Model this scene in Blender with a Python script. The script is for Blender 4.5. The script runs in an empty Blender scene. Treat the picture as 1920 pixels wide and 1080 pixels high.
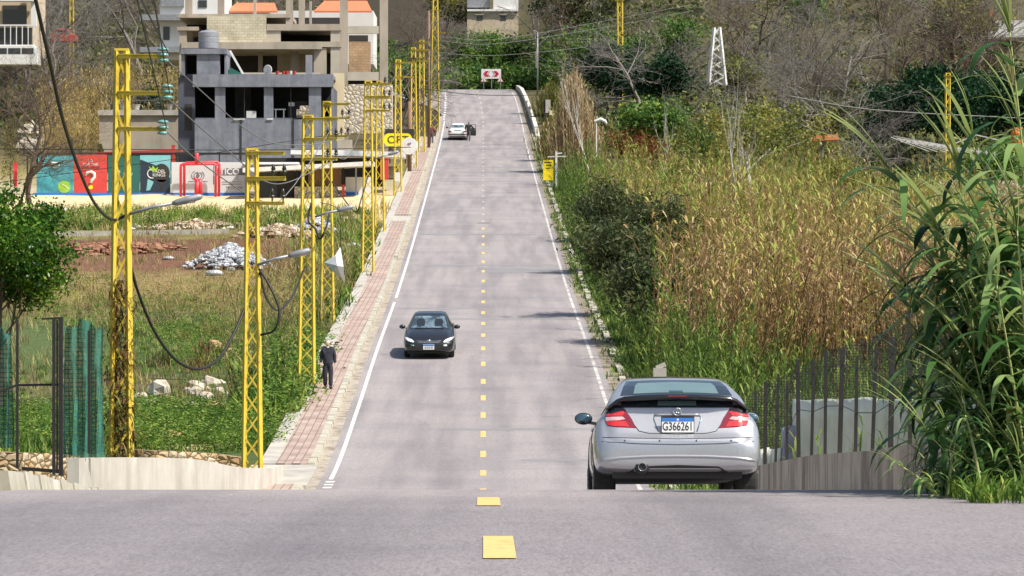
import bpy, bmesh, math, random
import numpy as np
from mathutils import Vector, Matrix
from mathutils.bvhtree import BVHTree
from mathutils.geometry import delaunay_2d_cdt
random.seed(7); RNG = np.random.default_rng(11)
sc = bpy.context.scene; COL = sc.collection
rad = math.radians
# ------------------------------------------------------------------ camera, sky, sun, exposure
F = 6667.0                                   # focal length in pixels of the 1920 wide photograph
cam_d = bpy.data.cameras.new('camera'); cam = bpy.data.objects.new('camera', cam_d); COL.objects.link(cam)
cam_d.sensor_width = 36; cam_d.lens = 36*F/1920; cam_d.clip_start = .5; cam_d.clip_end = 3000
cam.location = (0, 0, 0); cam.rotation_euler = (rad(90), 0, 0); sc.camera = cam
SUN_EL, SUN_AZ = rad(53), rad(122)           # azimuth clockwise from +Y: sun to the right, a little behind the camera
wd = bpy.data.worlds.new('World'); sc.world = wd; wd.use_nodes = True
nt = wd.node_tree; bg = nt.nodes['Background']; sky = nt.nodes.new('ShaderNodeTexSky')
sky.sky_type = 'NISHITA'; sky.sun_disc = False; sky.sun_elevation = SUN_EL; sky.sun_rotation = SUN_AZ
sky.air_density = 1.3; sky.dust_density = 2.5; nt.links.new(sky.outputs[0], bg.inputs[0]); bg.inputs[1].default_value = .095
sd = bpy.data.lights.new('sun', 'SUN'); sun = bpy.data.objects.new('sun', sd); COL.objects.link(sun)
sd.energy = 4.7; sd.angle = rad(1.6); sd.color = (1, .94, .84)
sdir = Vector((math.sin(SUN_AZ)*math.cos(SUN_EL), math.cos(SUN_AZ)*math.cos(SUN_EL), math.sin(SUN_EL)))
sun.rotation_euler = sdir.to_track_quat('Z', 'Y').to_euler()
sc.view_settings.view_transform = 'Standard'; sc.view_settings.look = 'None'
sc.view_settings.exposure = .56; sc.view_settings.gamma = 1
sc.cycles.max_bounces = 6; sc.cycles.diffuse_bounces = 3; sc.cycles.transparent_max_bounces = 12

def at(px, py, d): return Vector(((px-960)*d/F, d, (540-py)*d/F))
def xa(px, d): return (px-960)*d/F
def za(py, d): return (540-py)*d/F
# ------------------------------------------------------------------ materials
M = {}
def hexc(h):
    c = [int(h[i:i+2], 16)/255 for i in (0, 2, 4)]
    return tuple(((v+.055)/1.055)**2.4 if v > .04045 else v/12.92 for v in c)+(1,)
def colr(c):
    return hexc(c) if isinstance(c, str) else tuple(c)+(1,) if len(c) == 3 else c
def ramp(nt, fac, cols, lo=.3, hi=.7):
    r = nt.nodes.new('ShaderNodeValToRGB'); cr = r.color_ramp
    n = len(cols)
    cr.elements[0].position = lo; cr.elements[0].color = colr(cols[0])
    cr.elements[1].position = hi; cr.elements[1].color = colr(cols[-1])
    for i in range(1, n-1):
        e = cr.elements.new(lo+(hi-lo)*i/(n-1)); e.color = colr(cols[i])
    nt.links.new(fac, r.inputs[0]); return r.outputs[0]
def noise(nt, vec, scale, detail=4, rough=.6, stretch=None):
    n = nt.nodes.new('ShaderNodeTexNoise'); n.inputs['Scale'].default_value = scale
    n.inputs['Detail'].default_value = detail; n.inputs['Roughness'].default_value = rough
    if stretch:
        m = nt.nodes.new('ShaderNodeMapping'); m.inputs['Scale'].default_value = stretch
        nt.links.new(vec, m.inputs[0]); vec = m.outputs[0]
    nt.links.new(vec, n.inputs['Vector']); return n.outputs['Fac']
def mixc(nt, fac, a, b, mode='MIX'):
    m = nt.nodes.new('ShaderNodeMix'); m.data_type = 'RGBA'; m.blend_type = mode
    for s, v in ((m.inputs['Factor'], fac), (m.inputs[6], a), (m.inputs[7], b)):
        if isinstance(v, (int, float)): s.default_value = v
        elif isinstance(v, (str, tuple, list)): s.default_value = colr(v)
        else: nt.links.new(v, s)
    return m.outputs[2]
def newmat(name):
    m = bpy.data.materials.new(name); m.use_nodes = True; nt = m.node_tree
    b = nt.nodes['Principled BSDF']; tc = nt.nodes.new('ShaderNodeTexCoord')
    M[name] = m; return m, nt, b, tc.outputs['Object']
def bumpn(nt, b, h, strength, dist=.02):
    bp = nt.nodes.new('ShaderNodeBump'); bp.inputs['Strength'].default_value = strength
    bp.inputs['Distance'].default_value = dist; nt.links.new(h, bp.inputs['Height'])
    nt.links.new(bp.outputs[0], b.inputs['Normal'])
def mat(name, cols, scale=4, rough=.8, metal=0, bump=0, stretch=None, coat=0, lo=.3, hi=.7, emit=0, spec=None, detail=4):
    if isinstance(cols, (str, tuple)): cols = [cols]
    m, nt, b, v = newmat(name)
    b.inputs['Roughness'].default_value = rough; b.inputs['Metallic'].default_value = metal
    b.inputs['Coat Weight'].default_value = coat; b.inputs['Coat Roughness'].default_value = .04
    if spec is not None: b.inputs['Specular IOR Level'].default_value = spec
    if len(cols) == 1 and not bump:
        c = colr(cols[0]); cols = [tuple(x*.88 for x in c[:3]), tuple(min(1, x*1.1) for x in c[:3])]
    n = noise(nt, v, scale, detail, .6, stretch)
    if len(cols) > 1: nt.links.new(ramp(nt, n, cols, lo, hi), b.inputs['Base Color'])
    else: b.inputs['Base Color'].default_value = colr(cols[0])
    if bump: bumpn(nt, b, n, bump)
    if emit:
        b.inputs['Emission Color'].default_value = colr(cols[0]); b.inputs['Emission Strength'].default_value = emit
    return m
def leafmat(name, cols, transl=.35, lo=0, hi=1, rough=.55):
    m, nt, b, v = newmat(name)
    a = nt.nodes.new('ShaderNodeAttribute'); a.attribute_name = 'rnd'
    c = ramp(nt, a.outputs['Fac'], cols, lo, hi)
    nt.links.new(c, b.inputs['Base Color']); b.inputs['Roughness'].default_value = rough
    b.inputs['Specular IOR Level'].default_value = .25
    t = nt.nodes.new('ShaderNodeBsdfTranslucent'); nt.links.new(c, t.inputs[0])
    mx = nt.nodes.new('ShaderNodeMixShader'); mx.inputs[0].default_value = transl
    nt.links.new(b.outputs[0], mx.inputs[1]); nt.links.new(t.outputs[0], mx.inputs[2])
    nt.links.new(mx.outputs[0], nt.nodes['Material Output'].inputs[0]); return m
# ------------------------------------------------------------------ object bookkeeping
def tag(o, label=None, cat=None, group=None, kind=None):
    if label: o['label'] = label
    if cat: o['category'] = cat
    if group: o['group'] = group
    if kind: o['kind'] = kind
    return o
def thing(name, label, cat, loc=(0, 0, 0), rz=0, group=None):
    o = bpy.data.objects.new(name, None); o.empty_display_size = .3; COL.objects.link(o)
    o.location = loc; o.rotation_euler = (0, 0, rz)
    return tag(o, label, cat, group)
def copy_tree(o, parent=None):
    c = o.copy(); COL.objects.link(c)
    if parent is not None: c.parent = parent
    for ch in list(o.children): copy_tree(ch, c)
    return c
def finish(name, me, mats, parent, smooth, label=None):
    for m in (mats if isinstance(mats, (list, tuple)) else [mats]): me.materials.append(M[m] if isinstance(m, str) else m)
    if smooth: me.polygons.foreach_set('use_smooth', [True]*len(me.polygons))
    o = bpy.data.objects.new(name, me); COL.objects.link(o)
    if parent is not None: o.parent = parent
    if label: o['label'] = label
    return o
class MB:
    """collects plain shapes; build() links them as ONE mesh object"""
    def __init__(s, origin=(0, 0, 0)): s.v = []; s.f = []; s.m = []; s.mi = 0; s.o = Vector(origin)
    def add(s, vs, fs):
        n = len(s.v); s.v += [tuple(Vector(v)) for v in vs]; s.f += [tuple(i+n for i in f) for f in fs]; s.m += [s.mi]*len(fs); return s
    def box(s, c, d, rz=0, mtx=None):
        x, y, z = d[0]/2, d[1]/2, d[2]/2; R = mtx or Matrix.Rotation(rz, 3, 'Z'); c = Vector(c)
        vs = [c+R@Vector((a*x, b*y, e*z)) for a in (-1, 1) for b in (-1, 1) for e in (-1, 1)]
        return s.add(vs, [(0, 1, 3, 2), (4, 6, 7, 5), (0, 4, 5, 1), (2, 3, 7, 6), (0, 2, 6, 4), (1, 5, 7, 3)])
    def span(s, a, b):
        a, b = Vector(a), Vector(b); return s.box((a+b)/2, [abs(t) for t in (b-a)])
    def beam(s, p, q, w, h=None):
        p, q = Vector(p), Vector(q); d = q-p
        if d.length < 1e-6: return s
        R = d.to_track_quat('Y', 'Z').to_matrix()
        return s.box((p+q)/2, (w, d.length, h or w), mtx=R)
    def tube(s, pts, r, n=6, caps=True):
        pts = [Vector(p) for p in pts]; k = len(pts); rs = r if isinstance(r, (list, tuple)) else [r]*k
        vs = []; up = None
        for i, p in enumerate(pts):
            t = (pts[min(i+1, k-1)]-pts[max(i-1, 0)]).normalized()
            if up is None: up = Vector((0, 0, 1)) if abs(t.z) < .9 else Vector((1, 0, 0))
            a = t.cross(up).normalized(); b = a.cross(t).normalized(); up = b
            vs += [p+rs[i]*(a*math.cos(2*math.pi*j/n)+b*math.sin(2*math.pi*j/n)) for j in range(n)]
        fs = [(i*n+j, i*n+(j+1) % n, (i+1)*n+(j+1) % n, (i+1)*n+j) for i in range(k-1) for j in range(n)]
        if caps: fs += [tuple(range(n))[::-1], tuple(range((k-1)*n, k*n))]
        return s.add(vs, fs)
    def lathe(s, prof, c=(0, 0, 0), n=16, axis='Z'):
        c = Vector(c); vs = []
        for r, h in prof:
            for j in range(n):
                a = 2*math.pi*j/n; x, y = r*math.cos(a), r*math.sin(a)
                vs.append(c+(Vector((x, y, h)) if axis == 'Z' else Vector((x, h, y)) if axis == 'Y' else Vector((h, x, y))))
        k = len(prof)
        return s.add(vs, [(i*n+j, i*n+(j+1) % n, (i+1)*n+(j+1) % n, (i+1)*n+j) for i in range(k-1) for j in range(n)]+[tuple(range(n))[::-1], tuple(range((k-1)*n, k*n))])
    def ball(s, c, r, n=8, m=6, sx=1, sy=1, sz=1, jit=0):
        c = Vector(c); vs = []; fs = []
        for i in range(m+1):
            for j in range(n):
                t = math.pi*i/m; a = 2*math.pi*j/n; q = 1+random.uniform(-jit, jit)
                vs.append(c+Vector((sx*math.sin(t)*math.cos(a), sy*math.sin(t)*math.sin(a), sz*math.cos(t)))*r*q)
        for i in range(m):
            for j in range(n): fs.append((i*n+j, (i+1)*n+j, (i+1)*n+(j+1) % n, i*n+(j+1) % n))
        return s.add(vs, fs)
    def prism(s, poly, d0, d1, axis='Y'):
        """extrude a 2-D polygon (a, b) along an axis from d0 to d1"""
        f = {'Y': lambda a, b, d: (a, d, b), 'X': lambda a, b, d: (d, a, b), 'Z': lambda a, b, d: (a, b, d)}[axis]
        n = len(poly); vs = [f(a, b, d0) for a, b in poly]+[f(a, b, d1) for a, b in poly]
        return s.add(vs, [tuple(range(n)), tuple(range(n, 2*n))[::-1]]+[(i, i+n, (i+1) % n+n, (i+1) % n) for i in range(n)])
    def build(s, name, mats, parent=None, smooth=False, label=None, bevel=0, normals=True):
        me = bpy.data.meshes.new(name); o = s.o
        me.from_pydata([(v[0]-o.x, v[1]-o.y, v[2]-o.z) for v in s.v], [], s.f)
        if len(set(s.m)) > 1: me.polygons.foreach_set('material_index', s.m)
        if normals:
            bm = bmesh.new(); bm.from_mesh(me); bmesh.ops.recalc_face_normals(bm, faces=bm.faces); bm.to_mesh(me); bm.free()
        ob = finish(name, me, mats, parent, smooth, label)
        if bevel:
            b = ob.modifiers.new('bevel', 'BEVEL'); b.width = bevel; b.segments = 2; b.limit_method = 'ANGLE'
        return ob
class NM:
    """numpy quad mesh for foliage, with a random value per face"""
    def __init__(s): s.v = []; s.q = []; s.r = []; s.n = 0
    def add(s, v, q, r):
        s.v.append(np.asarray(v, np.float32)); s.q.append(np.asarray(q, np.int32)+s.n); s.r.append(np.asarray(r, np.float32)); s.n += len(v)
    def arrays(s): return np.concatenate(s.v), np.concatenate(s.q), np.concatenate(s.r)
    def build(s, name, mats, parent=None, smooth=False, label=None, origin=(0, 0, 0)):
        v, q, r = s.arrays(); v = v-np.asarray(origin, np.float32)
        me = bpy.data.meshes.new(name); me.vertices.add(len(v)); me.vertices.foreach_set('co', v.ravel())
        me.loops.add(q.size); me.loops.foreach_set('vertex_index', q.ravel())
        me.polygons.add(len(q)); me.polygons.foreach_set('loop_start', np.arange(len(q), dtype=np.int32)*4)
        me.update(calc_edges=True)
        a = me.attributes.new('rnd', 'FLOAT', 'FACE'); a.data.foreach_set('value', r)
        return finish(name, me, mats, parent, smooth, label)
def scatter(nm, temps, pos, scale, rz=None, lean=None, rnd=None, jr=.15):
    """place copies of quad templates (v, q, r) by numpy; lean is an (N,2) shear in x, y per metre of height"""
    N = len(pos); pos = np.asarray(pos, float); rz = RNG.uniform(0, 2*np.pi, N) if rz is None else rz
    rnd = RNG.uniform(0, 1, N) if rnd is None else rnd; pick = RNG.integers(0, len(temps), N)
    scale = np.broadcast_to(scale, (N,))
    for t, (v, q, r) in enumerate(temps):
        i = np.where(pick == t)[0]
        if not len(i): continue
        c, sn = np.cos(rz[i])[:, None], np.sin(rz[i])[:, None]; k = scale[i][:, None]
        x = (v[None, :, 0]*c-v[None, :, 1]*sn)*k; y = (v[None, :, 0]*sn+v[None, :, 1]*c)*k; z = np.repeat(v[None, :, 2], len(i), 0)*k
        if lean is not None: x = x+z*lean[i][:, :1]; y = y+z*lean[i][:, 1:2]
        V = np.stack([x, y, z], -1)+pos[i][:, None, :]
        Q = q[None]+(np.arange(len(i))*len(v))[:, None, None]
        Rr = np.clip(rnd[i][:, None]*(1-jr)+r[None]*jr, 0, 1)
        nm.add(V.reshape(-1, 3), Q.reshape(-1, 4), Rr.ravel())
def strip_leaf(L, w, up, droop, n=3, az=0, base=(0, 0, 0)):
    """an arching ribbon leaf of n quads; up = start angle, droop = total bend"""
    p = np.array(base, float); a = up; out = []
    for i in range(n+1):
        t = i/n; ww = w*(.55+.9*t)*(1-t)**.75*1.35+.0006 if i else w*.5
        side = np.array([-math.sin(az), math.cos(az), 0])*ww/2
        out += [p-side, p+side]
        p = p+np.array([math.cos(az)*math.cos(a), math.sin(az)*math.cos(a), math.sin(a)])*L/n; a -= droop/n
    return np.array(out), np.array([(2*i, 2*i+1, 2*i+3, 2*i+2) for i in range(n)])
def np_tube(pts, rs, n=3):
    pts = np.asarray(pts, float); k = len(pts); V = []
    for i in range(k):
        t = pts[min(i+1, k-1)]-pts[max(i-1, 0)]; t = t/(np.linalg.norm(t)+1e-9)
        u = np.array([0, 0, 1.]) if abs(t[2]) < .9 else np.array([1., 0, 0])
        a = np.cross(t, u); a /= np.linalg.norm(a); b = np.cross(a, t)
        for j in range(n): V.append(pts[i]+rs[i]*(a*math.cos(2*math.pi*j/n)+b*math.sin(2*math.pi*j/n)))
    Q = [(i*n+j, i*n+(j+1) % n, (i+1)*n+(j+1) % n, (i+1)*n+j) for i in range(k-1) for j in range(n)]
    return np.array(V), np.array(Q)
def cat(parts):
    nm = NM()
    for v, q, r in parts: nm.add(v, q, np.full(len(q), r) if np.isscalar(r) else r)
    return nm.arrays()
# ------------------------------------------------------------------ road profile and terrain
PK = np.array([(-60,-1.0),(-20,-1.05),(0,-1.1),(10,-1.16),(17,-1.24),(23,-1.39),(28,-1.588),(32,-1.89),(36.6,-2.27),(41,-2.58),(46,-3.0),(55,-3.85),(65,-4.62),(75,-4.95),(84,-4.8),(90,-4.62),(105,-3.68),(123,-2.36),(157,-.12),(180,1.62),(215,4.5),(259,8.2),(322,13.8),(352,17.0),(380,20.5),(395,22.0),(405,22.6),(430,23.2),(460,24.)])
def herm(K, d):
    d = np.asarray(d, float); x, y = K[:, 0], K[:, 1]; s = np.diff(y)/np.diff(x)
    m = np.r_[s[0], (s[1:]*np.diff(x)[:-1]+s[:-1]*np.diff(x)[1:])/(x[2:]-x[:-2]), s[-1]]
    i = np.clip(np.searchsorted(x, d)-1, 0, len(x)-2); h = x[i+1]-x[i]; t = np.clip((d-x[i])/h, 0, 1)
    return (2*t**3-3*t**2+1)*y[i]+(t**3-2*t**2+t)*h*m[i]+(-2*t**3+3*t**2)*y[i+1]+(t**3-t**2)*h*m[i+1]
def R(d): return herm(PK, d)
def C(d): d = np.asarray(d, float); return -.0081*d-.00035*np.clip(d-335, 0, None)**2*.6
def rp(rel, d, up=0.): return Vector((float(C(d))+rel, d, float(R(d))+up))
LK = np.array([(-60,-1.2),(20,-1.5),(50,-3.2),(62,-3.4),(80,-3.85),(92,-3.9),(103,-3.45),(120,-2.6),(135,-1.75),(157,-.3),(180,1.45),(215,4.3),(259,8.1),(275,9.6),(300,13.0),(340,20.5),(400,34.),(500,60.),(700,110.)])
RK = np.array([(-60,-1.2),(20,-1.45),(28,-1.75),(45,-3.4),(65,-4.6),(84,-4.9),(105,-3.9),(123,-2.6),(157,-.4),(215,4.2),(259,8.0),(300,12.0),(340,18.0),(400,31.),(500,58.),(700,108.)])
MK = np.array([(-60,-1.2),(395,21.9),(408,22.6),(430,27.),(470,39.),(520,54.),(700,110.)])
def sst(x): x = np.clip(x, 0, 1); return x*x*(3-2*x)
def T(x, d):
    x = np.asarray(x, float); d = np.asarray(d, float); rel = x-C(d)
    road = np.where(d < 400, R(np.minimum(d, 400)), herm(MK, d))
    left = herm(LK, d); right = herm(RK, d)
    wig = (np.sin(x*.9+d*.23)+np.sin(x*.37-d*.41+1)+np.sin(x*.13+d*.11))*.05
    wl = sst((-rel-5.9)/4.0)*(1-0*d); wr = sst((rel-4.7)/3.0)
    far = sst((d-300)/60); wl = wl*(1-far)+far*sst((-rel-16)/20); wr = wr*(1-far)+far*sst((rel-6.5)/16)
    z = road-.1+wl*(left+wig-road+.1)+wr*(right+wig-road+.1)
    return z
def Tz(x, d): return float(T(x, d))
# ------------------------------------------------------------------ ground materials
def ground_material():
    m, nt, b, v = newmat('ground'); sep = nt.nodes.new('ShaderNodeSeparateXYZ'); nt.links.new(v, sep.inputs[0])
    n1 = noise(nt, v, .35, 6, .65); n2 = noise(nt, v, 3.5, 5, .7); n3 = noise(nt, v, 14, 4, .7)
    def math2(op, a, bb):
        q = nt.nodes.new('ShaderNodeMath'); q.operation = op
        for s, x in zip(q.inputs, (a, bb)):
            if isinstance(x, (int, float)): s.default_value = x
            else: nt.links.new(x, s)
        return q.outputs[0]
    yy = math2('ADD', sep.outputs[1], math2('MULTIPLY', math2('SUBTRACT', n1, .5), 16))
    f = math2('DIVIDE', yy, 400.)
    r = nt.nodes.new('ShaderNodeValToRGB'); cr = r.color_ramp
    stops = [(0, '5a5436'), (85, '4f5a2a'), (104, '3f5a22'), (112, '6d5f3c'), (120, '47602a'), (142, '50602f'), (150, '75663a'), (158, '8a7647'), (168, '8f7a52'),
             (175, '74503c'), (195, '6c4835'), (198, '7d7a40'), (208, '6c7036'), (212, 'd9c39a'), (236, 'dcc8a2'), (240, 'b9ad94'), (262, '8c8252'), (285, '5a5132'), (340, '37301f')]
    cr.elements[0].position = 0; cr.elements[0].color = hexc(stops[0][1]); cr.elements[1].position = 1; cr.elements[1].color = hexc('332c1e')
    for d, h in stops[1:]: e = cr.elements.new(d/400); e.color = hexc(h)
    nt.links.new(f, r.inputs[0])
    rr = ramp(nt, n1, ['3c4024', '5b5133', '4a4a28', '6a5a38'], .3, .7)
    side = math2('GREATER_THAN', sep.outputs[0], -3.)
    base = mixc(nt, side, r.outputs[0], rr)
    base = mixc(nt, .6, base, ramp(nt, n2, [(.35, .33, .3), (1.25, 1.2, 1.1)], .3, .7), 'MULTIPLY')
    nt.links.new(base, b.inputs['Base Color']); b.inputs['Roughness'].default_value = .95
    bumpn(nt, b, n3, .8, .08)
ground_material()
def asphalt_material():
    m, nt, b, v = newmat('asphalt')
    big = noise(nt, v, .3, 6, .65, (1, .22, 1)); streak = noise(nt, v, 1.0, 5, .6, (.22, .33, 1)); lane = noise(nt, v, 1.0, 3, .5, (1.3, .03, 1))
    fine = noise(nt, v, 60, 6, .9, (1, .12, 1)); grit = noise(nt, v, 12, 6, .8, (1, .15, 1))
    c = ramp(nt, big, [(.252, .239, .236), (.292, .279, .274)], .3, .72)
    c = mixc(nt, .42, c, ramp(nt, streak, [(.70, .70, .75), (1.06, 1.05, 1.04)], .32, .55), 'MULTIPLY')
    c = mixc(nt, .5, c, ramp(nt, lane, [(.6, .6, .63), (1.1, 1.09, 1.08)], .36, .6), 'MULTIPLY')
    c = mixc(nt, .8, c, ramp(nt, fine, [(.25, .25, .27), (1.1, 1.08, 1.1), (1.7, 1.65, 1.7)], .28, .74), 'MULTIPLY')
    c = mixc(nt, .4, c, ramp(nt, grit, [(.75, .72, .72), (1.2, 1.2, 1.22)], .3, .7), 'MULTIPLY')
    sep = nt.nodes.new('ShaderNodeSeparateXYZ'); nt.links.new(v, sep.inputs[0]); mm = nt.nodes.new('ShaderNodeMath'); mm.operation = 'MULTIPLY_ADD'; nt.links.new(big, mm.inputs[0]); mm.inputs[1].default_value = 6; nt.links.new(sep.outputs[1], mm.inputs[2])
    dv = nt.nodes.new('ShaderNodeMath'); dv.operation = 'DIVIDE'; nt.links.new(mm.outputs[0], dv.inputs[0]); dv.inputs[1].default_value = 100
    c = mixc(nt, 1, c, ramp(nt, dv.outputs[0], [(.72, .71, .745), (.73, .72, .75), (.95, .92, .92), (.97, .96, .95), (.94, .93, .93)], .18, .42), 'MULTIPLY')
    nt.links.new(c, b.inputs['Base Color']); b.inputs['Roughness'].default_value = .82; b.inputs['Specular IOR Level'].default_value = .3
    bumpn(nt, b, fine, .35, .006)
asphalt_material()
mat('asphalt_shade_crack', [(.165, .16, .172), (.245, .235, .24)], 1.2, .85, stretch=(.3, 1, 1))  # dark tone for the painted road shadow bands, also used on the cracks
mat('asphalt_seal', [(.03, .03, .03), (.05, .05, .05)], 6, .7)
mat('line_white', [(.32, .30, .28), (.56, .54, .52), (.62, .60, .57)], 3, .75, lo=.28, hi=.55, stretch=(3, 1, 1), detail=7)
mat('line_yellow', [(.36, .25, .11), (.58, .38, .13), (.62, .42, .16)], 9, .75, lo=.3, hi=.5, detail=6)
mat('line_faded', [(.27, .25, .24), (.42, .38, .31)], 2.5, .8, lo=.4, hi=.6, detail=6)
mat('line_worn', [(.26, .24, .23), (.42, .40, .38), (.52, .50, .47)], 1.4, .8, lo=.35, hi=.6, detail=7)
mat('gutter', [(.13, .10, .075), (.30, .26, .21), (.38, .34, .29)], 2.2, .95, lo=.3, hi=.62, detail=7)
mat('concrete', [(.30, .28, .25), (.47, .44, .39)], 1.6, .9, bump=.1, detail=7)
mat('kerb_paint', [(.20, .18, .145), (.43, .41, .36), (.37, .34, .25), (.52, .50, .46)], 1.9, .85, lo=.32, hi=.66, detail=5, bump=.15)
def brick_material(name, c1, c2, mortar, bw, rh, ms, swap=True, scale=1, extra=None):
    m, nt, b, v = newmat(name)
    mp = nt.nodes.new('ShaderNodeMapping'); nt.links.new(v, mp.inputs[0])
    if swap == True: mp.inputs['Rotation'].default_value = (0, 0, rad(90))
    if swap == 'XZ': mp.inputs['Rotation'].default_value = (rad(-90), 0, 0)
    br = nt.nodes.new('ShaderNodeTexBrick'); nt.links.new(mp.outputs[0], br.inputs[0])
    br.inputs['Color1'].default_value = colr(c1); br.inputs['Color2'].default_value = colr(c2); br.inputs['Mortar'].default_value = colr(mortar)
    br.inputs['Scale'].default_value = scale; br.inputs['Mortar Size'].default_value = ms; br.inputs['Brick Width'].default_value = bw
    br.inputs['Row Height'].default_value = rh; br.inputs['Mortar Smooth'].default_value = .3
    n = noise(nt, v, .9, 6, .65)
    c = mixc(nt, .7, br.outputs[0], ramp(nt, n, [(.62, .6, .56), (1.2, 1.2, 1.2)], .3, .68), 'MULTIPLY')
    nt.links.new(c, b.inputs['Base Color']); b.inputs['Roughness'].default_value = .9
    bumpn(nt, b, br.outputs['Fac'], -.4, .01); return m
brick_material('paving', (.33, .235, .2), (.42, .33, .285), (.17, .14, .13), .42, .2, .016)
brick_material('blockwork', (.50, .45, .33), (.58, .53, .4), (.32, .28, .2), .4, .2, .012, swap='XZ')
brick_material('red_blockwork', (.42, .27, .16), (.50, .34, .2), (.25, .2, .15), .4, .2, .014, swap='XZ')
def stone_material(name, cols, scale, gap, stretch=(1, 1, 1)):
    m, nt, b, v = newmat(name); mp = nt.nodes.new('ShaderNodeMapping'); mp.inputs['Scale'].default_value = stretch; nt.links.new(v, mp.inputs[0])
    vo = nt.nodes.new('ShaderNodeTexVoronoi'); vo.feature = 'DISTANCE_TO_EDGE'; vo.inputs['Scale'].default_value = scale
    vc = nt.nodes.new('ShaderNodeTexVoronoi'); vc.inputs['Scale'].default_value = scale
    nt.links.new(mp.outputs[0], vo.inputs['Vector']); nt.links.new(mp.outputs[0], vc.inputs['Vector'])
    sp = nt.nodes.new('ShaderNodeSeparateColor'); nt.links.new(vc.outputs['Color'], sp.inputs[0])
    c = ramp(nt, sp.outputs[0], cols, 0, 1); e = ramp(nt, vo.outputs[0], [gap, (1, 1, 1)], .01, .09)
    nt.links.new(mixc(nt, 1, c, e, 'MULTIPLY'), b.inputs['Base Color']); b.inputs['Roughness'].default_value = .95
    bumpn(nt, b, vo.outputs[0], .6, .15)
stone_material('field_stone', [(.30, .20, .10), (.46, .32, .17), (.50, .42, .30), (.38, .23, .10)], 5.0, (.12, .09, .06), (1, 1, 1.5))
stone_material('pale_stone', [(.5, .44, .34), (.62, .57, .48), (.45, .38, .28)], 3.2, (.3, .26, .2))
stone_material('rubble', [(.30, .22, .14), (.50, .42, .32), (.40, .26, .15), (.62, .58, .5)], 3.4, (.25, .2, .14))
def stained_wall(name, a, b_, streak, amount=.8):
    m, nt, b, v = newmat(name)
    n = noise(nt, v, 1, 7, .75, (2.0, 1.1, .25)); n2 = noise(nt, v, 1.3, 5, .6); n3 = noise(nt, v, 1.0, 5, .6, (2.6, 1.6, .1))
    c = ramp(nt, n2, [a, b_], .3, .7); c = mixc(nt, amount, c, ramp(nt, n, [streak, (1.1, 1.1, 1.08)], .34, .56), 'MULTIPLY')
    c = mixc(nt, amount*.6, c, ramp(nt, n3, [streak, (1, 1, 1)], .4, .5), 'MULTIPLY')
    nt.links.new(c, b.inputs['Base Color']); b.inputs['Roughness'].default_value = .9; bumpn(nt, b, n2, .2, .02)
stained_wall('white_wall', (.42, .395, .35), (.54, .515, .47), (.72, .68, .63), .45)
stained_wall('grey_wall', (.40, .32, .245), (.62, .52, .42), (.30, .26, .23), 1.0)

# ------------------------------------------------------------------ ground sheet
def grid_mesh(name, xs_of_d, ds, zf, m, kind='structure', smooth=True):
    V = []; nx = len(xs_of_d(ds[0]))
    for d in ds:
        x = np.asarray(xs_of_d(d)); V.append(np.stack([x, np.full(nx, d), zf(x, d)], -1))
    V = np.concatenate(V); n = len(ds)
    i, j = np.meshgrid(np.arange(n-1), np.arange(nx-1), indexing='ij'); a = (i*nx+j).ravel()
    Q = np.stack([a, a+1, a+nx+1, a+nx], -1)
    nm = NM(); nm.add(V, Q, np.zeros(len(Q))); o = nm.build(name, m, smooth=smooth); tag(o, kind=kind); return o
rels = np.r_[-400, -250, -160, -110, -80, np.arange(-62, -14, 2.0), np.arange(-14, -6, .8), -6.0, -5.6, -5, 0, 4.4, 4.8, np.arange(5.4, 14, .9), np.arange(14, 62, 2.), 80, 110, 160, 250, 400]
dsg = np.r_[-60, -30, -10, np.arange(0, 130, 1.6), np.arange(130, 420, 2.5), np.arange(420, 700, 12), 700]
grid_mesh('ground', lambda d: C(d)+rels, dsg, lambda x, d: T(x, np.full(len(x), d)), 'ground')
# ------------------------------------------------------------------ road and markings
dr = np.r_[-60, -30, -10, np.arange(0, 60, .8), np.arange(60, 400.5, 1.5), 400.5]
def left_edge(d): return -4.02-8.*sst((d-352)/48)+.45*float(sst((44-d)/9))
def strip(name, r0, r1, d0, d1, up, m, step=1.2, n=2):
    ds = np.linspace(d0, d1, max(2, int((d1-d0)/step)+1))
    f0 = r0 if callable(r0) else (lambda d: r0); f1 = r1 if callable(r1) else (lambda d: r1)
    return grid_mesh(name, lambda d: C(d)+np.linspace(f0(d), f1(d), n), ds, lambda x, d: R(np.full(len(x), float(d)))+up, m)
grid_mesh('road', lambda d: C(d)+np.linspace(left_edge(d), 4.05, 9), dr, lambda x, d: R(np.full(len(x), float(d))), 'asphalt')
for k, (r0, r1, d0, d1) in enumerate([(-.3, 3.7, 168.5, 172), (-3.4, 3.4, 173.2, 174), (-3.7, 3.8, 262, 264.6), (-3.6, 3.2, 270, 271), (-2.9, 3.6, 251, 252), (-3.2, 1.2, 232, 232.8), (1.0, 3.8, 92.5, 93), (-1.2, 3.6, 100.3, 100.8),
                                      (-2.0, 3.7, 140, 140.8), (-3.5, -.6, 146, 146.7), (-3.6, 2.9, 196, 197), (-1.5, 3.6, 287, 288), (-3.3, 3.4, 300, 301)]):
    strip('road_shade_patch', r0, r1, d0, d1, .004, 'asphalt_shade_crack', .6)  # shadow bands across the road, put in as darker strips of asphalt colour
strip('road_seal', -.35, .45, 206, 206.35, .008, 'asphalt_seal', .2)
dash = [(10.2, 1.8), (16.05, 1.95), (22.3, 1.9), (28.6, 1.7), (35, 1.7), (41, 1.7), (47, 1.7), (53, 1.7), (59, 1.7), (65, 1.7), (71, 1.7), (77, 1.7), (83, 1.7)]
d = 88.5
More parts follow.
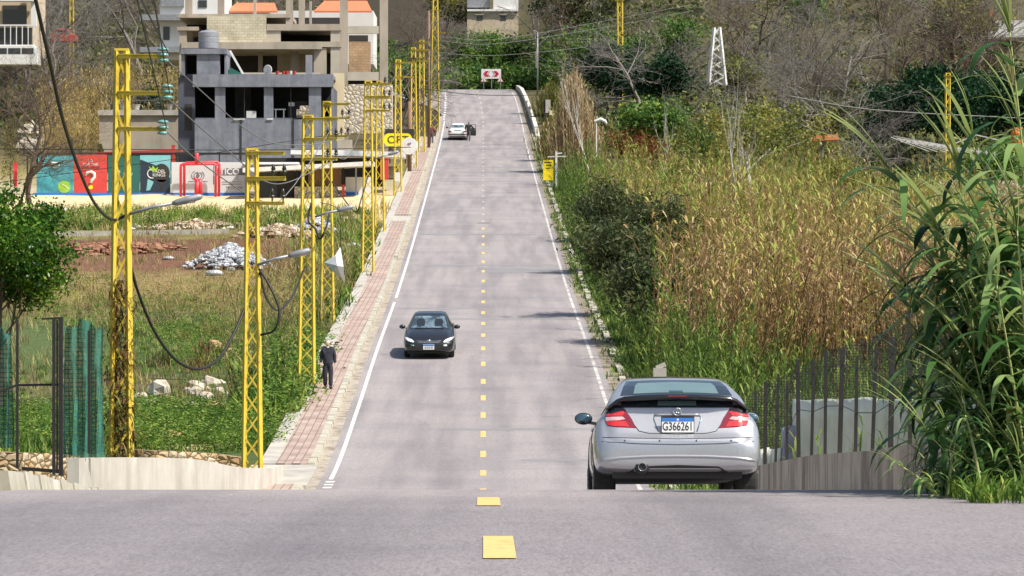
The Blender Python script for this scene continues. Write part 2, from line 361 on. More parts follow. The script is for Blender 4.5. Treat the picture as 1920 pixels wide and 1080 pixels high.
while d < 330:
    dash.append((d, 1.55)); d += 5.0 if d < 113 else 5.9 if d < 140 else 6.4
while d < 392: dash.append((d, 3.6)); d += 6.6
for dd, L in dash:
    o_ = .075 if dd < 20 else .035 if dd < 26 else 0
    strip('centre_dash', -.075+o_, .075+o_, dd, dd+L, .005, 'line_yellow' if dd < 205 else 'line_faded', .5)
for a, b_ in [(-30, 27), (30, 84.2), (87.4, 150), (152.5, 345)]: strip('edge_line', -3.80, -3.69, a, b_, .005, 'line_white')
for k in range(3): strip('edge_line', -3.84, -3.62, 84.8+k*.85, 85.2+k*.85, .005, 'line_white')
for k in range(14): strip('edge_line', -3.9+.02*k, -3.7+.02*k, 347+k*3.1, 348.6+k*3.1, .005, 'line_white')
strip('edge_line', 3.68, 3.79, 60, 388, .005, 'line_worn')
strip('gutter', -4.3, -3.99, 44, 352, .006, 'gutter')
mat('verge_dirt', [(.09, .075, .05), (.20, .165, .12), (.28, .24, .19)], 1.6, .95, lo=.3, hi=.65, detail=7)
strip('verge', 4.0, 4.75, -30, 395, .002, 'verge_dirt')
rc_ = random.Random(4)
for k in range(16):
    if k < 4: continue
    d0_ = [14.5, 19, 21, 25, 96, 104, 112, 118, 128, 133, 150, 160, 176, 190, 215, 236][k]; r_ = rc_.uniform(-3.2, 3); mb = MB(); P = [(r_, d0_)]; ln = rc_.random() < .5
    for i in range(14): r_ += rc_.gauss(.0 if ln else .16, .09); P.append((r_, P[-1][1]+(rc_.uniform(.3, .8) if ln else rc_.uniform(-.08, .1))*(1 if d0_ > 50 else .35)))
    w_ = .012 if d0_ < 50 else .03
    V = []
    for r1_, dd in P: V += [rp(r1_-w_*(.5 if ln else .2), dd, .0035), rp(r1_+w_*(.5 if ln else .2), dd+(0 if ln else w_*2), .0035)]
    mb.add(V, [(2*i, 2*i+1, 2*i+3, 2*i+2) for i in range(len(P)-1)]); tag(mb.build('road_crack', 'asphalt_shade_crack'), kind='structure')
# pavement with its kerb stones
def solid_strip(mb, r0, r1, d0, d1, up, depth, step=1.5, taper=0):
    ds = np.linspace(d0, d1, max(2, int((d1-d0)/step)+1)); q0 = r0; q1 = r1
    for a, b_ in zip(ds[:-1], ds[1:]):
        f_ = .55*float(sst((44-a)/9)) if q0 < 0 else 0; r0, r1 = q0+f_, q1+f_
        v = [rp(r0, a, up), rp(r1-taper, a, up), rp(r1-taper, b_, up), rp(r0, b_, up), rp(r0, a, up-depth), rp(r1, a, up-depth), rp(r1, b_, up-depth), rp(r0, b_, up-depth)]
        mb.add(v, [(0, 1, 2, 3), (0, 4, 5, 1), (1, 5, 6, 2), (2, 6, 7, 3), (3, 7, 4, 0)])
mb = MB()
for a, b_ in [(-30, 84.5), (90.5, 206), (212, 262), (264, 318)]: solid_strip(mb, -5.28, -4.47, a, b_, .14, .3)
tag(mb.build('pavement', 'paving'), kind='structure')
mb = MB()
for a, b_ in [(90.5, 318)]: solid_strip(mb, -5.72, -5.28, a, b_, .143, .4)
solid_strip(mb, -5.9, -4.2, 84.5, 90.5, .10, .3)
for a, b_ in [(206, 212), (262, 264)]: solid_strip(mb, -5.28, -4.3, a, b_, .06, .3)
tag(mb.build('pavement_edge', 'concrete'), kind='structure')
mb = MB()
d = 28.0
while d < 318:
    if not (84 < d < 90.3 or 205.5 < d < 212 or 262 < d < 264 or 176 < d < 178):
        j = random.uniform(-.012, .012); solid_strip(mb, -4.47, -4.24+j, d, d+.47, .155+j, .3, .47, .05)
    d += .5
tag(mb.build('kerb', 'kerb_paint'), kind='structure')
mb = MB(); d = 62.
while d < 330:
    if random.random() < .6: j = random.uniform(-.03, .03); solid_strip(mb, 4.42+j, 4.62+j, d, d+.9, .12+j, .3, .9)
    d += .95
tag(mb.build('kerb', 'kerb_paint'), kind='structure')
# ------------------------------------------------------------------ walls beside the road
def wall_path(name, pts, thick, m, label, bottom, smooth=True, parent=None, cap=None):
    """pts = (x, y, ztop); a wall of real thickness following them"""
    P = [Vector(p) for p in pts]; mb = MB(P[0]); V = []
    for i, p in enumerate(P):
        t = P[min(i+1, len(P)-1)]-P[max(i-1, 0)]; n = Vector((t.y, -t.x, 0)).normalized()*thick/2
        zb = bottom(p) if callable(bottom) else bottom
        V += [p+n, p-n, Vector((p.x-n.x, p.y-n.y, zb)), Vector((p.x+n.x, p.y+n.y, zb))]
    fs = []
    for i in range(len(P)-1):
        a, b_ = 4*i, 4*i+4
        fs += [(a, a+1, b_+1, b_), (a+1, a+2, b_+2, b_+1), (a+3, a, b_, b_+3)]
    fs += [(0, 1, 2, 3), (4*len(P)-4, 4*len(P)-1, 4*len(P)-2, 4*len(P)-3)]
    mb.add(V, fs); o = mb.build(name, m, parent); o.location = P[0]
    if label: tag(o, label, 'wall')
    return o
wp = [(137, 859, 66), (180, 858, 68), (250, 857.5, 70.5), (300, 858, 72.5), (350, 860, 74.5), (390, 866, 76.5), (420, 873, 78.5), (450, 877, 80.5), (480, 878.5, 82.5), (505, 877, 84.5), (523, 872, 87)]
wall_path('retaining_wall', [tuple(at(*p)) for p in wp], .22, 'white_wall', 'low whitewashed concrete wall curving beside the pavement at the crest', -5.4)
def lerp(a, b_, t): return a+(b_-a)*t
gw = [(4.2+.25*t, lerp(64, 27.5, t)) for t in np.linspace(0, 1, 16)]
def gw_top(d): return float(np.interp(d, [27, 35, 42, 50, 60, 66], [-1.17, -1.47, -1.92, -2.35, -3.0, -3.45]))
wall_path('retaining_wall', [(x, y, gw_top(y)) for x, y in gw], .2, 'grey_wall', 'stained grey concrete wall under the iron bars on the right', lambda p: min(p.z-.6, Tz(p.x, p.y)-.5))
pw = [(4.9, 318, .2), (4.85, 325, .6), (4.8, 340, .7), (4.75, 355, .65), (4.7, 370, .65), (4.7, 385, .6), (4.6, 396, .5)]
mat('parapet', [(.5, .47, .4), (.66, .63, .56)], 1.5, .9, bump=.1)
wall_path('parapet_wall', [tuple(rp(r, d, u)) for r, d, u in pw], .35, 'parapet', 'pale concrete parapet along the right side of the far road', lambda p: p.z-1.6)
# ------------------------------------------------------------------ cars
mat('paint_silver', [(.40, .41, .44), (.44, .45, .48)], 40, .30, metal=.55, coat=.8)
mat('paint_black', [(.010, .011, .014), (.013, .014, .018)], 30, .35, metal=.2, coat=.8)
mat('paint_white', [(.62, .62, .6), (.68, .68, .66)], 3, .35, coat=.6)
mat('trim_black', [(.012, .012, .013), (.02, .02, .021)], 20, .5)
mat('gloss_black', (.008, .008, .01), 20, .12, coat=.6)
mat('glass_dark', (.018, .022, .028), 5, .06, spec=.8)
mat('glass_tint', [(.10, .16, .17), (.14, .21, .21)], 1.5, .08, spec=.7)
mat('glass_front', [(.03, .05, .065), (.16, .22, .27)], 3.2, .08, spec=.8, lo=.42, hi=.62)
mat('rubber', [(.012, .012, .012), (.03, .028, .026)], 9, .9)
mat('rim_metal', (.4, .4, .41), 9, .35, metal=.9)
mat('lamp_red', [(.42, .012, .02), (.6, .03, .035)], 12, .12, coat=.8)
mat('lamp_dark_red', [(.16, .006, .02), (.22, .01, .025)], 12, .12, coat=.8)
mat('lamp_clear', [(.42, .26, .26), (.58, .44, .44)], 16, .1, coat=.8)
mat('lamp_head', [(.45, .46, .48), (.85, .86, .88)], 22, .1, coat=.8, lo=.4, hi=.55)
mat('chrome', (.75, .75, .76), 9, .12, metal=1)
mat('plate_white', (.72, .73, .72), 9, .5); mat('plate_blue', (.03, .17, .50), 9, .5)
mat('ink_black', (.02, .02, .02), 9, .6); mat('seat_dark', (.03, .03, .035), 9, .8)
mat('mirror_glass', (.12, .2, .24), 9, .05, metal=.8)

def catmull(P, n):
    P = np.asarray(P, float); Q = np.concatenate([[2*P[0]-P[1]], P, [2*P[-1]-P[-2]]]); out = []
    for i in range(1, len(Q)-2):
        for k in range(n):
            t = k/n; a, b_, c, d = Q[i-1], Q[i], Q[i+1], Q[i+2]
            out.append(.5*((2*b_)+(-a+c)*t+(2*a-5*b_+4*c-d)*t*t+(-a+3*b_-3*c+d)*t**3))
    out.append(Q[-2]); return np.array(out)
def section(hw, zb, zbelt, ztop, hwt, tuck=.9):
    mid = (zb+zbelt)/2
    return [(0, zb), (.55*hw, zb), (tuck*hw, zb+.02), (.985*hw, zb+.12*min(1, (zbelt-zb)*2)), (hw, mid), (.985*hw, lerp(mid, zbelt, .6)), (.93*hw, lerp(mid, zbelt, .97)),
            (lerp(.91*hw, hwt, .25), lerp(zbelt, ztop, .22)), (hwt*1.02+.02, lerp(zbelt, ztop, .80)), (hwt*.88, lerp(zbelt, ztop, .965)), (.5*hwt, ztop), (0, ztop+.006)]
class Car:
    def __init__(s, name, label, stations, paint, ny=5, nx=4):
        G = np.array([[(x, z) for x, z in section(*p[1:])] for p in stations]); ys = np.array([p[0] for p in stations])
        dense = np.array([catmull(g, nx) for g in G])            # stations x pts x 2
        flat = catmull(np.concatenate([dense.reshape(len(G), -1), ys[:, None]], 1), ny)
        yy = flat[:, -1]; D = flat[:, :-1].reshape(len(flat), -1, 2); D[..., 0] = np.maximum(D[..., 0], 0); D[:, 0, 0] = D[:, -1, 0] = 0
        k = D.shape[1]; V = []
        for y, g in zip(yy, D):
            V += [(x, y, z) for x, z in g]+[(-x, y, z) for x, z in g[1:-1][::-1]]
        n = 2*k-2; Fs = [(i*n+j, i*n+(j+1) % n, (i+1)*n+(j+1) % n, (i+1)*n+j) for i in range(len(yy)-1) for j in range(n)]
        Fs += [tuple(range(n))[::-1], tuple(range((len(yy)-1)*n, len(yy)*n))]
        s.root = thing(name, label, 'car'); s.V = V; s.F = Fs
        mb = MB(); mb.add(V, Fs); s.body = mb.build('body', paint, s.root, smooth=True)
        s.bvh = BVHTree.FromPolygons([Vector(v) for v in V], Fs); s.L = (yy.min(), yy.max())
    def hit(s, a, b_, axis):
        if axis == 'rear': o, d = Vector((a, s.L[0]-2, b_)), Vector((0, 1, 0))
        elif axis == 'front': o, d = Vector((a, s.L[1]+2, b_)), Vector((0, -1, 0))
        elif axis == 'left': o, d = Vector((-3, a, b_)), Vector((1, 0, 0))
        elif axis == 'right': o, d = Vector((3, a, b_)), Vector((-1, 0, 0))
        else: o, d = Vector((a, b_, 4)), Vector((0, 0, -1))
        h = s.bvh.ray_cast(o, d)
        if h[0] is None:
            h = s.bvh.find_nearest(o+d*2.2)
        return h[0], (h[1] if h[1].dot(d) < 0 else -h[1])
    def panel(s, name, poly, axis, m, off=.004, thick=.012, step=.05, parent=None, fit=True):
        """a thin moulded piece lying on the body: polygon seen along an axis, dropped onto the surface"""
        P = []; n = len(poly)
        for i in range(n):
            a, b_ = Vector(poly[i]), Vector(poly[(i+1) % n]); k = max(1, int((b_-a).length/step))
            P += [a+(b_-a)*j/k for j in range(k)]
        nb = len(P); xs = [p.x for p in P]; zs = [p.y for p in P]
        g = [Vector((x, z)) for x in np.arange(min(xs)+step*.37, max(xs), step) for z in np.arange(min(zs)+step*.37, max(zs), step)]
        r = delaunay_2d_cdt(P+g, [(i, (i+1) % nb) for i in range(nb)], [list(range(nb))], 2, 1e-5)
        vo, _, fo, ov = r[0], r[1], r[2], r[3]
        hits = [s.hit(v.x, v.y, axis) for v in vo]
        top = [h[0]+h[1]*off for h in hits]; bot = [h[0]-h[1]*thick for h in hits]; k = len(vo)
        from collections import Counter
        e = Counter()
        for f in fo:
            for a, b_ in zip(f, f[1:]+f[:1]): e[(a, b_)] += 1
        rim = [(a, b_) for (a, b_) in e if (b_, a) not in e]
        mb = MB(); mb.add(top+bot, [tuple(f) for f in fo]+[(a, a+k, b_+k, b_) for a, b_ in rim])
        return mb.build(name, m, parent or s.root, smooth=False)
    def groove(s, name, line, axis, m='trim_black', w=.008, off=.002, closed=False, parent=None):
        pts = []; n = len(line)
        for i in range(n if closed else n-1):
            a, b_ = Vector(line[i]), Vector(line[(i+1) % n]); k = max(1, int((b_-a).length/.05))
            pts += [a+(b_-a)*j/k for j in range(k)]
        pts.append(Vector(line[0] if closed else line[-1]))
        mb = MB(); mb.tube([h[0]+h[1]*off for h in (s.hit(p.x, p.y, axis) for p in pts)], w/2, 6)
        return mb.build(name, m, parent or s.root, smooth=True)
def wheel(root, x, y, r=.31, w=.2):
    s = 1 if x > 0 else -1
    mb = MB((x, y, r)); prof = [(r*.62, -w/2), (r*.9, -w/2), (r*.985, -w*.38), (r, -w*.2), (r, w*.2), (r*.985, w*.38), (r*.9, w/2), (r*.62, w/2)]
    mb.lathe(prof, (x, y, r), 28, 'X'); o = mb.build('wheel', 'rubber', root, smooth=False); o.location = (x, y, r)
    mb = MB(); mb.lathe([(r*.6, 0), (r*.62, s*.01), (r*.56, s*.012), (r*.5, -s*.02), (r*.1, -s*.01), (.01, 0)], (s*w*.47, 0, 0), 20, 'X')
    for k in range(7):
        a = 2*math.pi*k/7; mb.beam((s*w*.48, 0, 0), (s*w*.48, math.cos(a)*r*.58, math.sin(a)*r*.58), .03, .035)
    mb.build('rim', 'rim_metal', o)
    return o
def text_mesh(s, size, name, m, parent, loc, rot=(rad(90), 0, 0), depth=.003, align='CENTER', sx=1, bold=0):
    cu = bpy.data.curves.new('t', 'FONT'); cu.body = s; cu.size = size; cu.extrude = depth; cu.align_x = align; cu.align_y = 'CENTER'; cu.offset = bold
    ob = bpy.data.objects.new('t', cu); COL.objects.link(ob); dg = bpy.context.evaluated_depsgraph_get()
    me = bpy.data.meshes.new_from_object(ob.evaluated_get(dg)); bpy.data.objects.remove(ob); bpy.data.curves.remove(cu); me.materials.clear()
    o = finish(name, me, m, parent, False); o.location = loc; o.rotation_euler = rot; o.scale = (sx, 1, 1); return o
def place_car(car, x, d, yaw=0, up=0, dz=0.):
    s = (float(R(d+1.3))-float(R(d-1.3)))/2.6*(1 if abs(yaw) < 1.6 else -1)
    car.root.location = (x, d, float(R(d))+up+dz)
    car.root.rotation_euler = Matrix((Matrix.Rotation(yaw, 3, 'Z')@Matrix.Rotation(math.atan(s), 3, 'X'))).to_euler() if False else (Matrix.Rotation(yaw, 3, 'Z')@Matrix.Rotation(math.atan(s), 3, 'X')).to_euler()
def glass_house(car, P): pass

# ---- silver hatchback coupe, rear bumper at y=0, nose at +4.34
st = [(0.0, .62, .47, .66, .70, .45), (.015, .72, .43, .68, .725, .55), (.05, .80, .405, .70, .752, .6), (.10, .835, .39, .735, .80, .62), (.16, .85, .38, .80, .90, .62), (.215, .858, .37, .86, 1.0, .63), (.25, .862, .36, .90, 1.08, .65),
      (.32, .865, .355, .94, 1.155, .655), (.5, .868, .35, .955, 1.225, .65), (.85, .868, .345, .965, 1.335, .60), (1.25, .866, .34, .965, 1.41, .565), (1.8, .864, .34, .955, 1.445, .56), (2.4, .862, .34, .94, 1.415, .56), (2.9, .86, .34, .93, 1.23, .58),
      (3.25, .858, .34, .9, 1.02, .62), (3.7, .85, .34, .82, .90, .62), (4.05, .82, .34, .74, .80, .6), (4.25, .74, .35, .64, .68, .5), (4.34, .5, .38, .55, .58, .35)]
sv = Car('silver_hatchback', 'silver hatchback coupe seen from behind, dipping over the crest in the right lane', st, 'paint_silver')
X0, G0 = 1270., 960.
def S(px, py): return ((px-X0)/182., (G0-py)/182.)
def mirror_poly(P): return [(-x, z) for x, z in P][::-1]
# rear window: dark surround, lighter heated pane
rw = [(-.585, 1.185), (-.54, 1.30), (-.50, 1.366), (-.25, 1.378), (.25, 1.378), (.50, 1.366), (.54, 1.30), (.585, 1.185), (.3, 1.20), (-.3, 1.20)]
sv.panel('rear_window', rw, 'rear', 'glass_dark')
g = [(-.445, 1.205), (-.42, 1.30), (-.39, 1.335), (0, 1.35), (.39, 1.335), (.42, 1.30), (.445, 1.205), (.2, 1.217), (-.2, 1.217)]
sv.panel('rear_window_pane', g, 'rear', 'glass_tint', off=.007)
sv.panel('headrest', [(-.075, 1.218), (-.07, 1.24), (.07, 1.24), (.075, 1.218)], 'rear', 'mirror_glass', off=.0085)
# lower rear window below the spoiler
lg = [(-.60, 1.155), (-.58, 1.08), (-.572, 1.055), (.572, 1.055), (.58, 1.08), (.60, 1.155)]
sv.panel('lower_rear_window', lg, 'rear', 'glass_dark', off=.005)
sv.panel('lower_window_pane', [(-.2, 1.075), (-.2, 1.125), (.2, 1.125), (.2, 1.075)], 'rear', 'glass_tint', off=.008)
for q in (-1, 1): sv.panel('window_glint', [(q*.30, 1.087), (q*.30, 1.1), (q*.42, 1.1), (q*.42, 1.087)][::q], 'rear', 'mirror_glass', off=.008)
# spoiler: an arched wing with rounded section
def spoiler():
    mb = MB(); top = [(-.745, 1.045), (-.70, 1.09), (-.63, 1.145), (-.55, 1.172), (-.4, 1.187), (-.2, 1.196), (0, 1.199)]
    low = [(-.73, 1.03), (-.66, 1.085), (-.60, 1.118), (-.5, 1.118), (-.4, 1.124), (-.2, 1.134), (0, 1.138)]
    top = top+[(-x, z) for x, z in top[-2::-1]]; low = low+[(-x, z) for x, z in low[-2::-1]]
    V = []; n = 6
    for (x0, z0), (x1, z1) in zip(top, low):
        e = 1-(abs(x0)/.76)**3; yb = .13+.10*(1-e)
        V += [(x0, yb+.17, z0-.012), (x0, yb+.05, z0), (x0, yb, z0-.02), (x1, yb-.005, (z0+z1)/2-.01), (x1, yb+.03, z1), (x1, yb+.17, z1)]
    k = len(top); fs = [(i*n+j, i*n+(j+1) % n, (i+1)*n+(j+1) % n, (i+1)*n+j) for i in range(k-1) for j in range(n)]+[tuple(range(n)), tuple(range((k-1)*n, k*n))]
    mb.add(V, fs); o = mb.build('spoiler', 'gloss_black', sv.root, smooth=True)
    MB().box((0, .135, 1.172), (.2, .02, .012)).build('high_brake_lamp', 'lamp_dark_red', o)
spoiler()
# tail lamps
lamp = [(-.748, 1.0), (-.742, .91), (-.72, .865), (-.66, .85), (-.43, .838), (-.475, .935), (-.56, 1.065), (-.60, 1.085), (-.68, 1.075)]
for q, nm_ in ((1, 'tail_lamp'), (-1, 'tail_lamp')):
    P = lamp if q == 1 else mirror_poly(lamp)
    t = sv.panel(nm_, P, 'rear', 'lamp_dark_red', off=.004, step=.04)
    def sub(name, poly, m): sv.panel(name, poly if q == 1 else mirror_poly(poly), 'rear', m, off=.009, step=.04, parent=t)
    sub('smoked_cap', [(-.742, 1.0), (-.68, 1.068), (-.60, 1.078), (-.562, 1.058), (-.545, 1.025), (-.64, 1.0), (-.735, .99)], 'gloss_black')
    sub('lower_lens', [(-.738, .908), (-.715, .868), (-.66, .856), (-.50, .848), (-.535, .905), (-.60, .915)], 'lamp_red')
    sub('clear_lens', [(-.74, .952), (-.738, .912), (-.60, .919), (-.54, .93), (-.57, .957), (-.66, .955)], 'lamp_clear')
    sub('upper_lens', [(-.735, .985), (-.725, .958), (-.66, .962), (-.575, .964), (-.545, 1.0), (-.56, 1.018), (-.66, .995)], 'lamp_red')
# tailgate seam, plate recess, plate, emblem
seam = [(-.572, 1.05), (-.44, .86), (-.40, .805), (-.30, .782), (0, .772), (.30, .782), (.40, .805), (.44, .86), (.572, 1.05)]
sv.groove('tailgate_seam', seam, 'rear', w=.007)
sv.groove('recess_edge', [(-.20, .80), (-.245, .93), (-.24, .965), (-.2, .975), (.2, .975), (.24, .965), (.245, .93), (.20, .80)], 'rear', m='mirror_glass', w=.012, off=.0)
sv.groove('recess_lip', [(-.235, .976), (.235, .976)], 'rear', m='paint_silver', w=.03, off=.004)
yp = min(sv.hit(x, z, 'rear')[0].y for x in (-.17, .17, 0) for z in (.8, .95))-.012
pl = MB((0, yp, .872)).box((0, yp, .872), (.345, .012, .172)).build('number_plate', 'trim_black', sv.root); pl.location = (0, yp, .872)
MB().box((0, -.008, -.008), (.33, .004, .145)).build('plate_face', 'plate_white', pl)
MB().box((0, -.011, .052), (.33, .003, .036)).build('plate_band', 'plate_blue', pl)
MB().box((0, -.0135, .052), (.02, .002, .02)).build('plate_mark', 'plate_white', pl)
text_mesh('G366261', .122, 'plate_text', 'ink_black', pl, (0, -.0115, -.022), sx=.70, depth=.001, bold=.0012)
def ring_emblem(root, x, z, y, r):
    mb = MB(); mb.tube([(x+r*math.cos(a), y, z+r*math.sin(a)) for a in np.linspace(0, 2*math.pi, 25)], r*.17, 6)
    for a in (90, 210, 330): mb.tube([(x, y, z), (x+r*.95*math.cos(rad(a)), y, z+r*.95*math.sin(rad(a)))], [r*.16, r*.05], 5)
    return mb.build('emblem', 'chrome', root, smooth=True)
ring_emblem(sv.root, 0, 1.01, sv.hit(0, .99, 'rear')[0].y-.03, .04)
# bumper: crease lines, sensors, exhaust, dark valance
sv.groove('bumper_top_seam', [(-.845, .742), (-.7, .738), (-.4, .728), (0, .722), (.4, .728), (.7, .738), (.845, .742)], 'rear', w=.006)
sv.groove('bumper_strip', [(-.85, .70), (-.72, .69), (-.4, .672), (0, .664), (.4, .672), (.72, .69), (.85, .70)], 'rear', m='trim_black', w=.008, off=0)
sv.groove('bumper_ridge', [(-.80, .50), (-.6, .525), (-.3, .54), (0, .543), (.3, .54), (.6, .525), (.80, .50)], 'rear', m='paint_silver', w=.035, off=-.006)
for x in (-.55, -.19, .19, .55): sv.groove('parking_sensor', [(x-.006, .705), (x+.006, .705)], 'rear', m='mirror_glass', w=.02, off=.0)
sv.panel('valance', [(-.56, .36), (-.42, .437), (0, .452), (.42, .437), (.56, .36)], 'rear', 'trim_black', off=.006)
mb = MB(); mb.lathe([(.001, .0), (.068, .0), (.078, .02), (.07, .1), (.001, .1)], (-.375, .004, .43), 20, 'Y'); mb.build('exhaust_surround', 'trim_black', sv.root, smooth=True)
mb = MB(); mb.lathe([(.034, .10), (.038, 0), (.042, -.003), (.043, .1)], (-.372, -.03, .432), 20, 'Y'); e = mb.build('exhaust_pipe', 'chrome', sv.root, smooth=True); 
MB().lathe([(.001, 0), (.035, 0), (.035, .01)], (-.372, -.012, .432), 20, 'Y').build('pipe_bore', 'ink_black', e)
MB().box((0, .62, .41), (1.35, .9, .2)).box((.1, .5, .37), (.6, .4, .1)).box((0, 2.4, .40), (1.4, 3.0, .14)).build('underbody', 'ink_black', sv.root, bevel=.03)
for x in (-1, 1):
    for y in (.78, 3.5):
        wheel(sv.root, x*.745, y, .315, .225)
        (sv.panel if True else 0)('wheel_arch', [(y+.37*math.cos(a), .2+.5*max(0, math.sin(a))+.0) for a in np.linspace(0, math.pi, 14)], 'left' if x < 0 else 'right', 'trim_black', off=.003, step=.09)
    ax = 'left' if x < 0 else 'right'
    sv.panel('side_window', [(.95, 1.0), (1.0, 1.12), (1.5, 1.30), (1.62, 1.31), (1.62, 1.0)], ax, 'glass_dark', step=.08)
    sv.panel('side_window', [(1.7, 1.0), (1.7, 1.31), (2.3, 1.30), (3.0, 1.04), (3.0, .99)], ax, 'glass_dark', step=.08)
    sv.groove('door_seam', [(1.66, 1.0), (1.6, .6), (1.72, .3), (2.95, .3), (3.05, .6), (3.02, .99)], ax, w=.008)
    sv.panel('door_handle', [(1.78, .86), (1.78, .89), (1.98, .89), (1.98, .86)], ax, 'paint_silver', off=.02)
    mb = MB(); mb.ball((x*.925, 2.72, 1.035), 1, 18, 10, .10, .07, .068); m_ = mb.build('wing_mirror', 'trim_black' if x < 0 else 'paint_silver', sv.root, smooth=True)
    MB().ball((x*.93, 2.665, 1.035), 1, 18, 8, .085, .022, .055).build('mirror_glass', 'mirror_glass', m_, smooth=True)
    MB().beam((x*.78, 2.78, .98), (x*.9, 2.74, 1.0), .06, .03).build('mirror_arm', 'trim_black', m_)
sv.panel('sunroof', [(-.44, 1.3), (-.44, 2.3), (.44, 2.3), (.44, 1.3)], 'top', 'glass_dark', step=.1)
sv.panel('windscreen', [(-.56, 1.02), (-.50, 1.3), (.50, 1.3), (.56, 1.02)], 'front', 'glass_dark', step=.1)
for q in (-1, 1): sv.panel('headlight', [(q*.45, .62), (q*.48, .70), (q*.72, .70), (q*.74, .62)][::q], 'front', 'lamp_head', step=.05)
sv.panel('grille', [(-.3, .6), (-.34, .7), (.34, .7), (.3, .6)], 'front', 'trim_black')
place_car(sv, xa(1272, 36.75), 36.75, yaw=0.0)
SV_LIFT = 0.0

# ---- sedans: y=0 at the rear bumper, nose at +y
def sedan(name, label, paint, L=4.5, H=1.46, W=.88):
    st = [(0, .55, .42, .66, .70, .45), (.03, .68, .36, .74, .80, .5), (.08, .78, .32, .86, .95, .55), (.18, .835, .27, .90, 1.0, .56), (.4, .86, .22, .93, 1.04, .6), (.75, .875, .2, .95, 1.09, .6), (1.15, .88, .19, .95, 1.32, .55), (1.5, .88, .19, .95, 1.44, .54),
          (2.1, .88, .19, .94, 1.47, .55), (2.6, .88, .19, .93, 1.42, .56), (2.95, .88, .19, .925, 1.24, .58), (3.35, .878, .19, .90, 1.0, .60), (3.8, .87, .2, .80, .90, .62), (4.15, .85, .22, .70, .79, .62), (4.35, .79, .25, .62, .68, .56), (4.45, .68, .3, .56, .60, .5), (4.5, .5, .36, .5, .52, .4)]
    return Car(name, label, [(y*L/4.5, hw*W/.88, zb, zt*H/1.47, z1*H/1.47, ht) for y, hw, zb, zt, z1, ht in st], paint)
bs = sedan('black_sedan', 'black sedan with bright headlights driving towards the viewer in the left lane', 'paint_black')
bs.panel('windscreen', [(-.63, .99), (-.60, 1.06), (-.52, 1.32), (-.48, 1.36), (.48, 1.36), (.52, 1.32), (.60, 1.06), (.63, .99)], 'front', 'glass_front', step=.07)
for x in (-.32, .30): bs.panel('seat_back', [(x-.13, 1.03), (x-.15, 1.2), (x-.1, 1.27), (x+.1, 1.27), (x+.15, 1.2), (x+.13, 1.03)], 'front', 'glass_dark', off=.006, step=.06)
bs.groove('windscreen_edge', [(-.655, .985), (-.53, 1.33), (-.48, 1.375), (0, 1.39), (.48, 1.375), (.53, 1.33), (.655, .985)], 'front', m='mirror_glass', w=.02)
bs.groove('wiper', [(-.5, .97), (-.1, .99), (.3, .975), (.5, .985)], 'front', w=.02, off=.01)
hl = [(-.855, .735), (-.84, .70), (-.70, .615), (-.52, .575), (-.50, .60), (-.57, .665), (-.70, .715)]
for P in (hl, mirror_poly(hl)): bs.panel('headlight', P, 'front', 'lamp_head', off=.008, step=.04)
bs.groove('grille_bar', [(-.42, .632), (-.2, .618), (0, .614), (.2, .618), (.42, .632)], 'front', m='chrome', w=.022)
bs.groove('grille_bar', [(-.36, .582), (0, .566), (.36, .582)], 'front', m='chrome', w=.02)
bs.panel('grille', [(-.43, .622), (-.37, .59), (.37, .59), (.43, .622)], 'front', 'ink_black', off=.003)
mb = MB(); yb = bs.hit(0, .635, 'front')[0].y
bs.groove('emblem', [(-.07, .64), (.07, .64)], 'front', m='chrome', w=.06, off=.0)
bs.panel('lower_intake', [(-.55, .36), (-.6, .47), (.6, .47), (.55, .36)], 'front', 'ink_black', off=.003)
for q in (-1, 1): bs.groove('fog_lamp', [(q*.50, .475), (q*.62, .48)], 'front', m='glass_tint' if q > 0 else 'lamp_head', w=.07, off=0)
yp = bs.hit(0, .44, 'front')[0].y+.02
pl = MB((0, yp, .43)).box((0, yp, .43), (.38, .02, .18)).build('number_plate', 'plate_white', bs.root); pl.location = (0, yp, .43)
MB().box((0, .012, .06), (.37, .004, .045)).build('plate_band', 'plate_blue', pl)
text_mesh('B 324178', .09, 'plate_text', 'ink_black', pl, (0, .013, -.03), rot=(rad(90), 0, rad(180)), sx=.8)
for x in (-1, 1):
    ax = 'left' if x < 0 else 'right'
    for y in (.85, 3.55):
        wheel(bs.root, x*.76, y, .315, .2)
        bs.panel('wheel_arch', [(y+.37*math.cos(a), .19+.5*max(0, math.sin(a))) for a in np.linspace(0, math.pi, 14)], ax, 'trim_black', off=.003, step=.09)
    bs.panel('side_window', [(.95, .99), (1.35, 1.30), (1.95, 1.36), (1.95, .98)], ax, 'glass_dark', step=.08)
    bs.panel('side_window', [(2.02, .98), (2.02, 1.36), (2.5, 1.33), (3.1, 1.02), (3.1, .98)], ax, 'glass_dark', step=.08)
    MB().ball((x*.95, 2.95, 1.0), 1, 14, 8, .11, .07, .075).beam((x*.8, 2.95, .95), (x*.95, 2.95, .98), .06, .03).build('wing_mirror', 'paint_black', bs.root, smooth=True)
bs.panel('rear_window', [(-.56, 1.12), (-.48, 1.36), (.48, 1.36), (.56, 1.12)], 'rear', 'glass_dark', step=.08)
for q in (-1, 1): bs.panel('tail_lamp', [(q*.5, .78), (q*.5, .9), (q*.78, .9), (q*.78, .78)][::q], 'rear', 'lamp_red', step=.06)
MB().box((0, 2.2, .22), (1.45, 3.9, .12)).build('underbody', 'trim_black', bs.root, bevel=.03)
DB = 121.8; bs.root.location = (0, 0, 0)
place_car(bs, xa(804, DB), DB+4.4, yaw=math.pi)

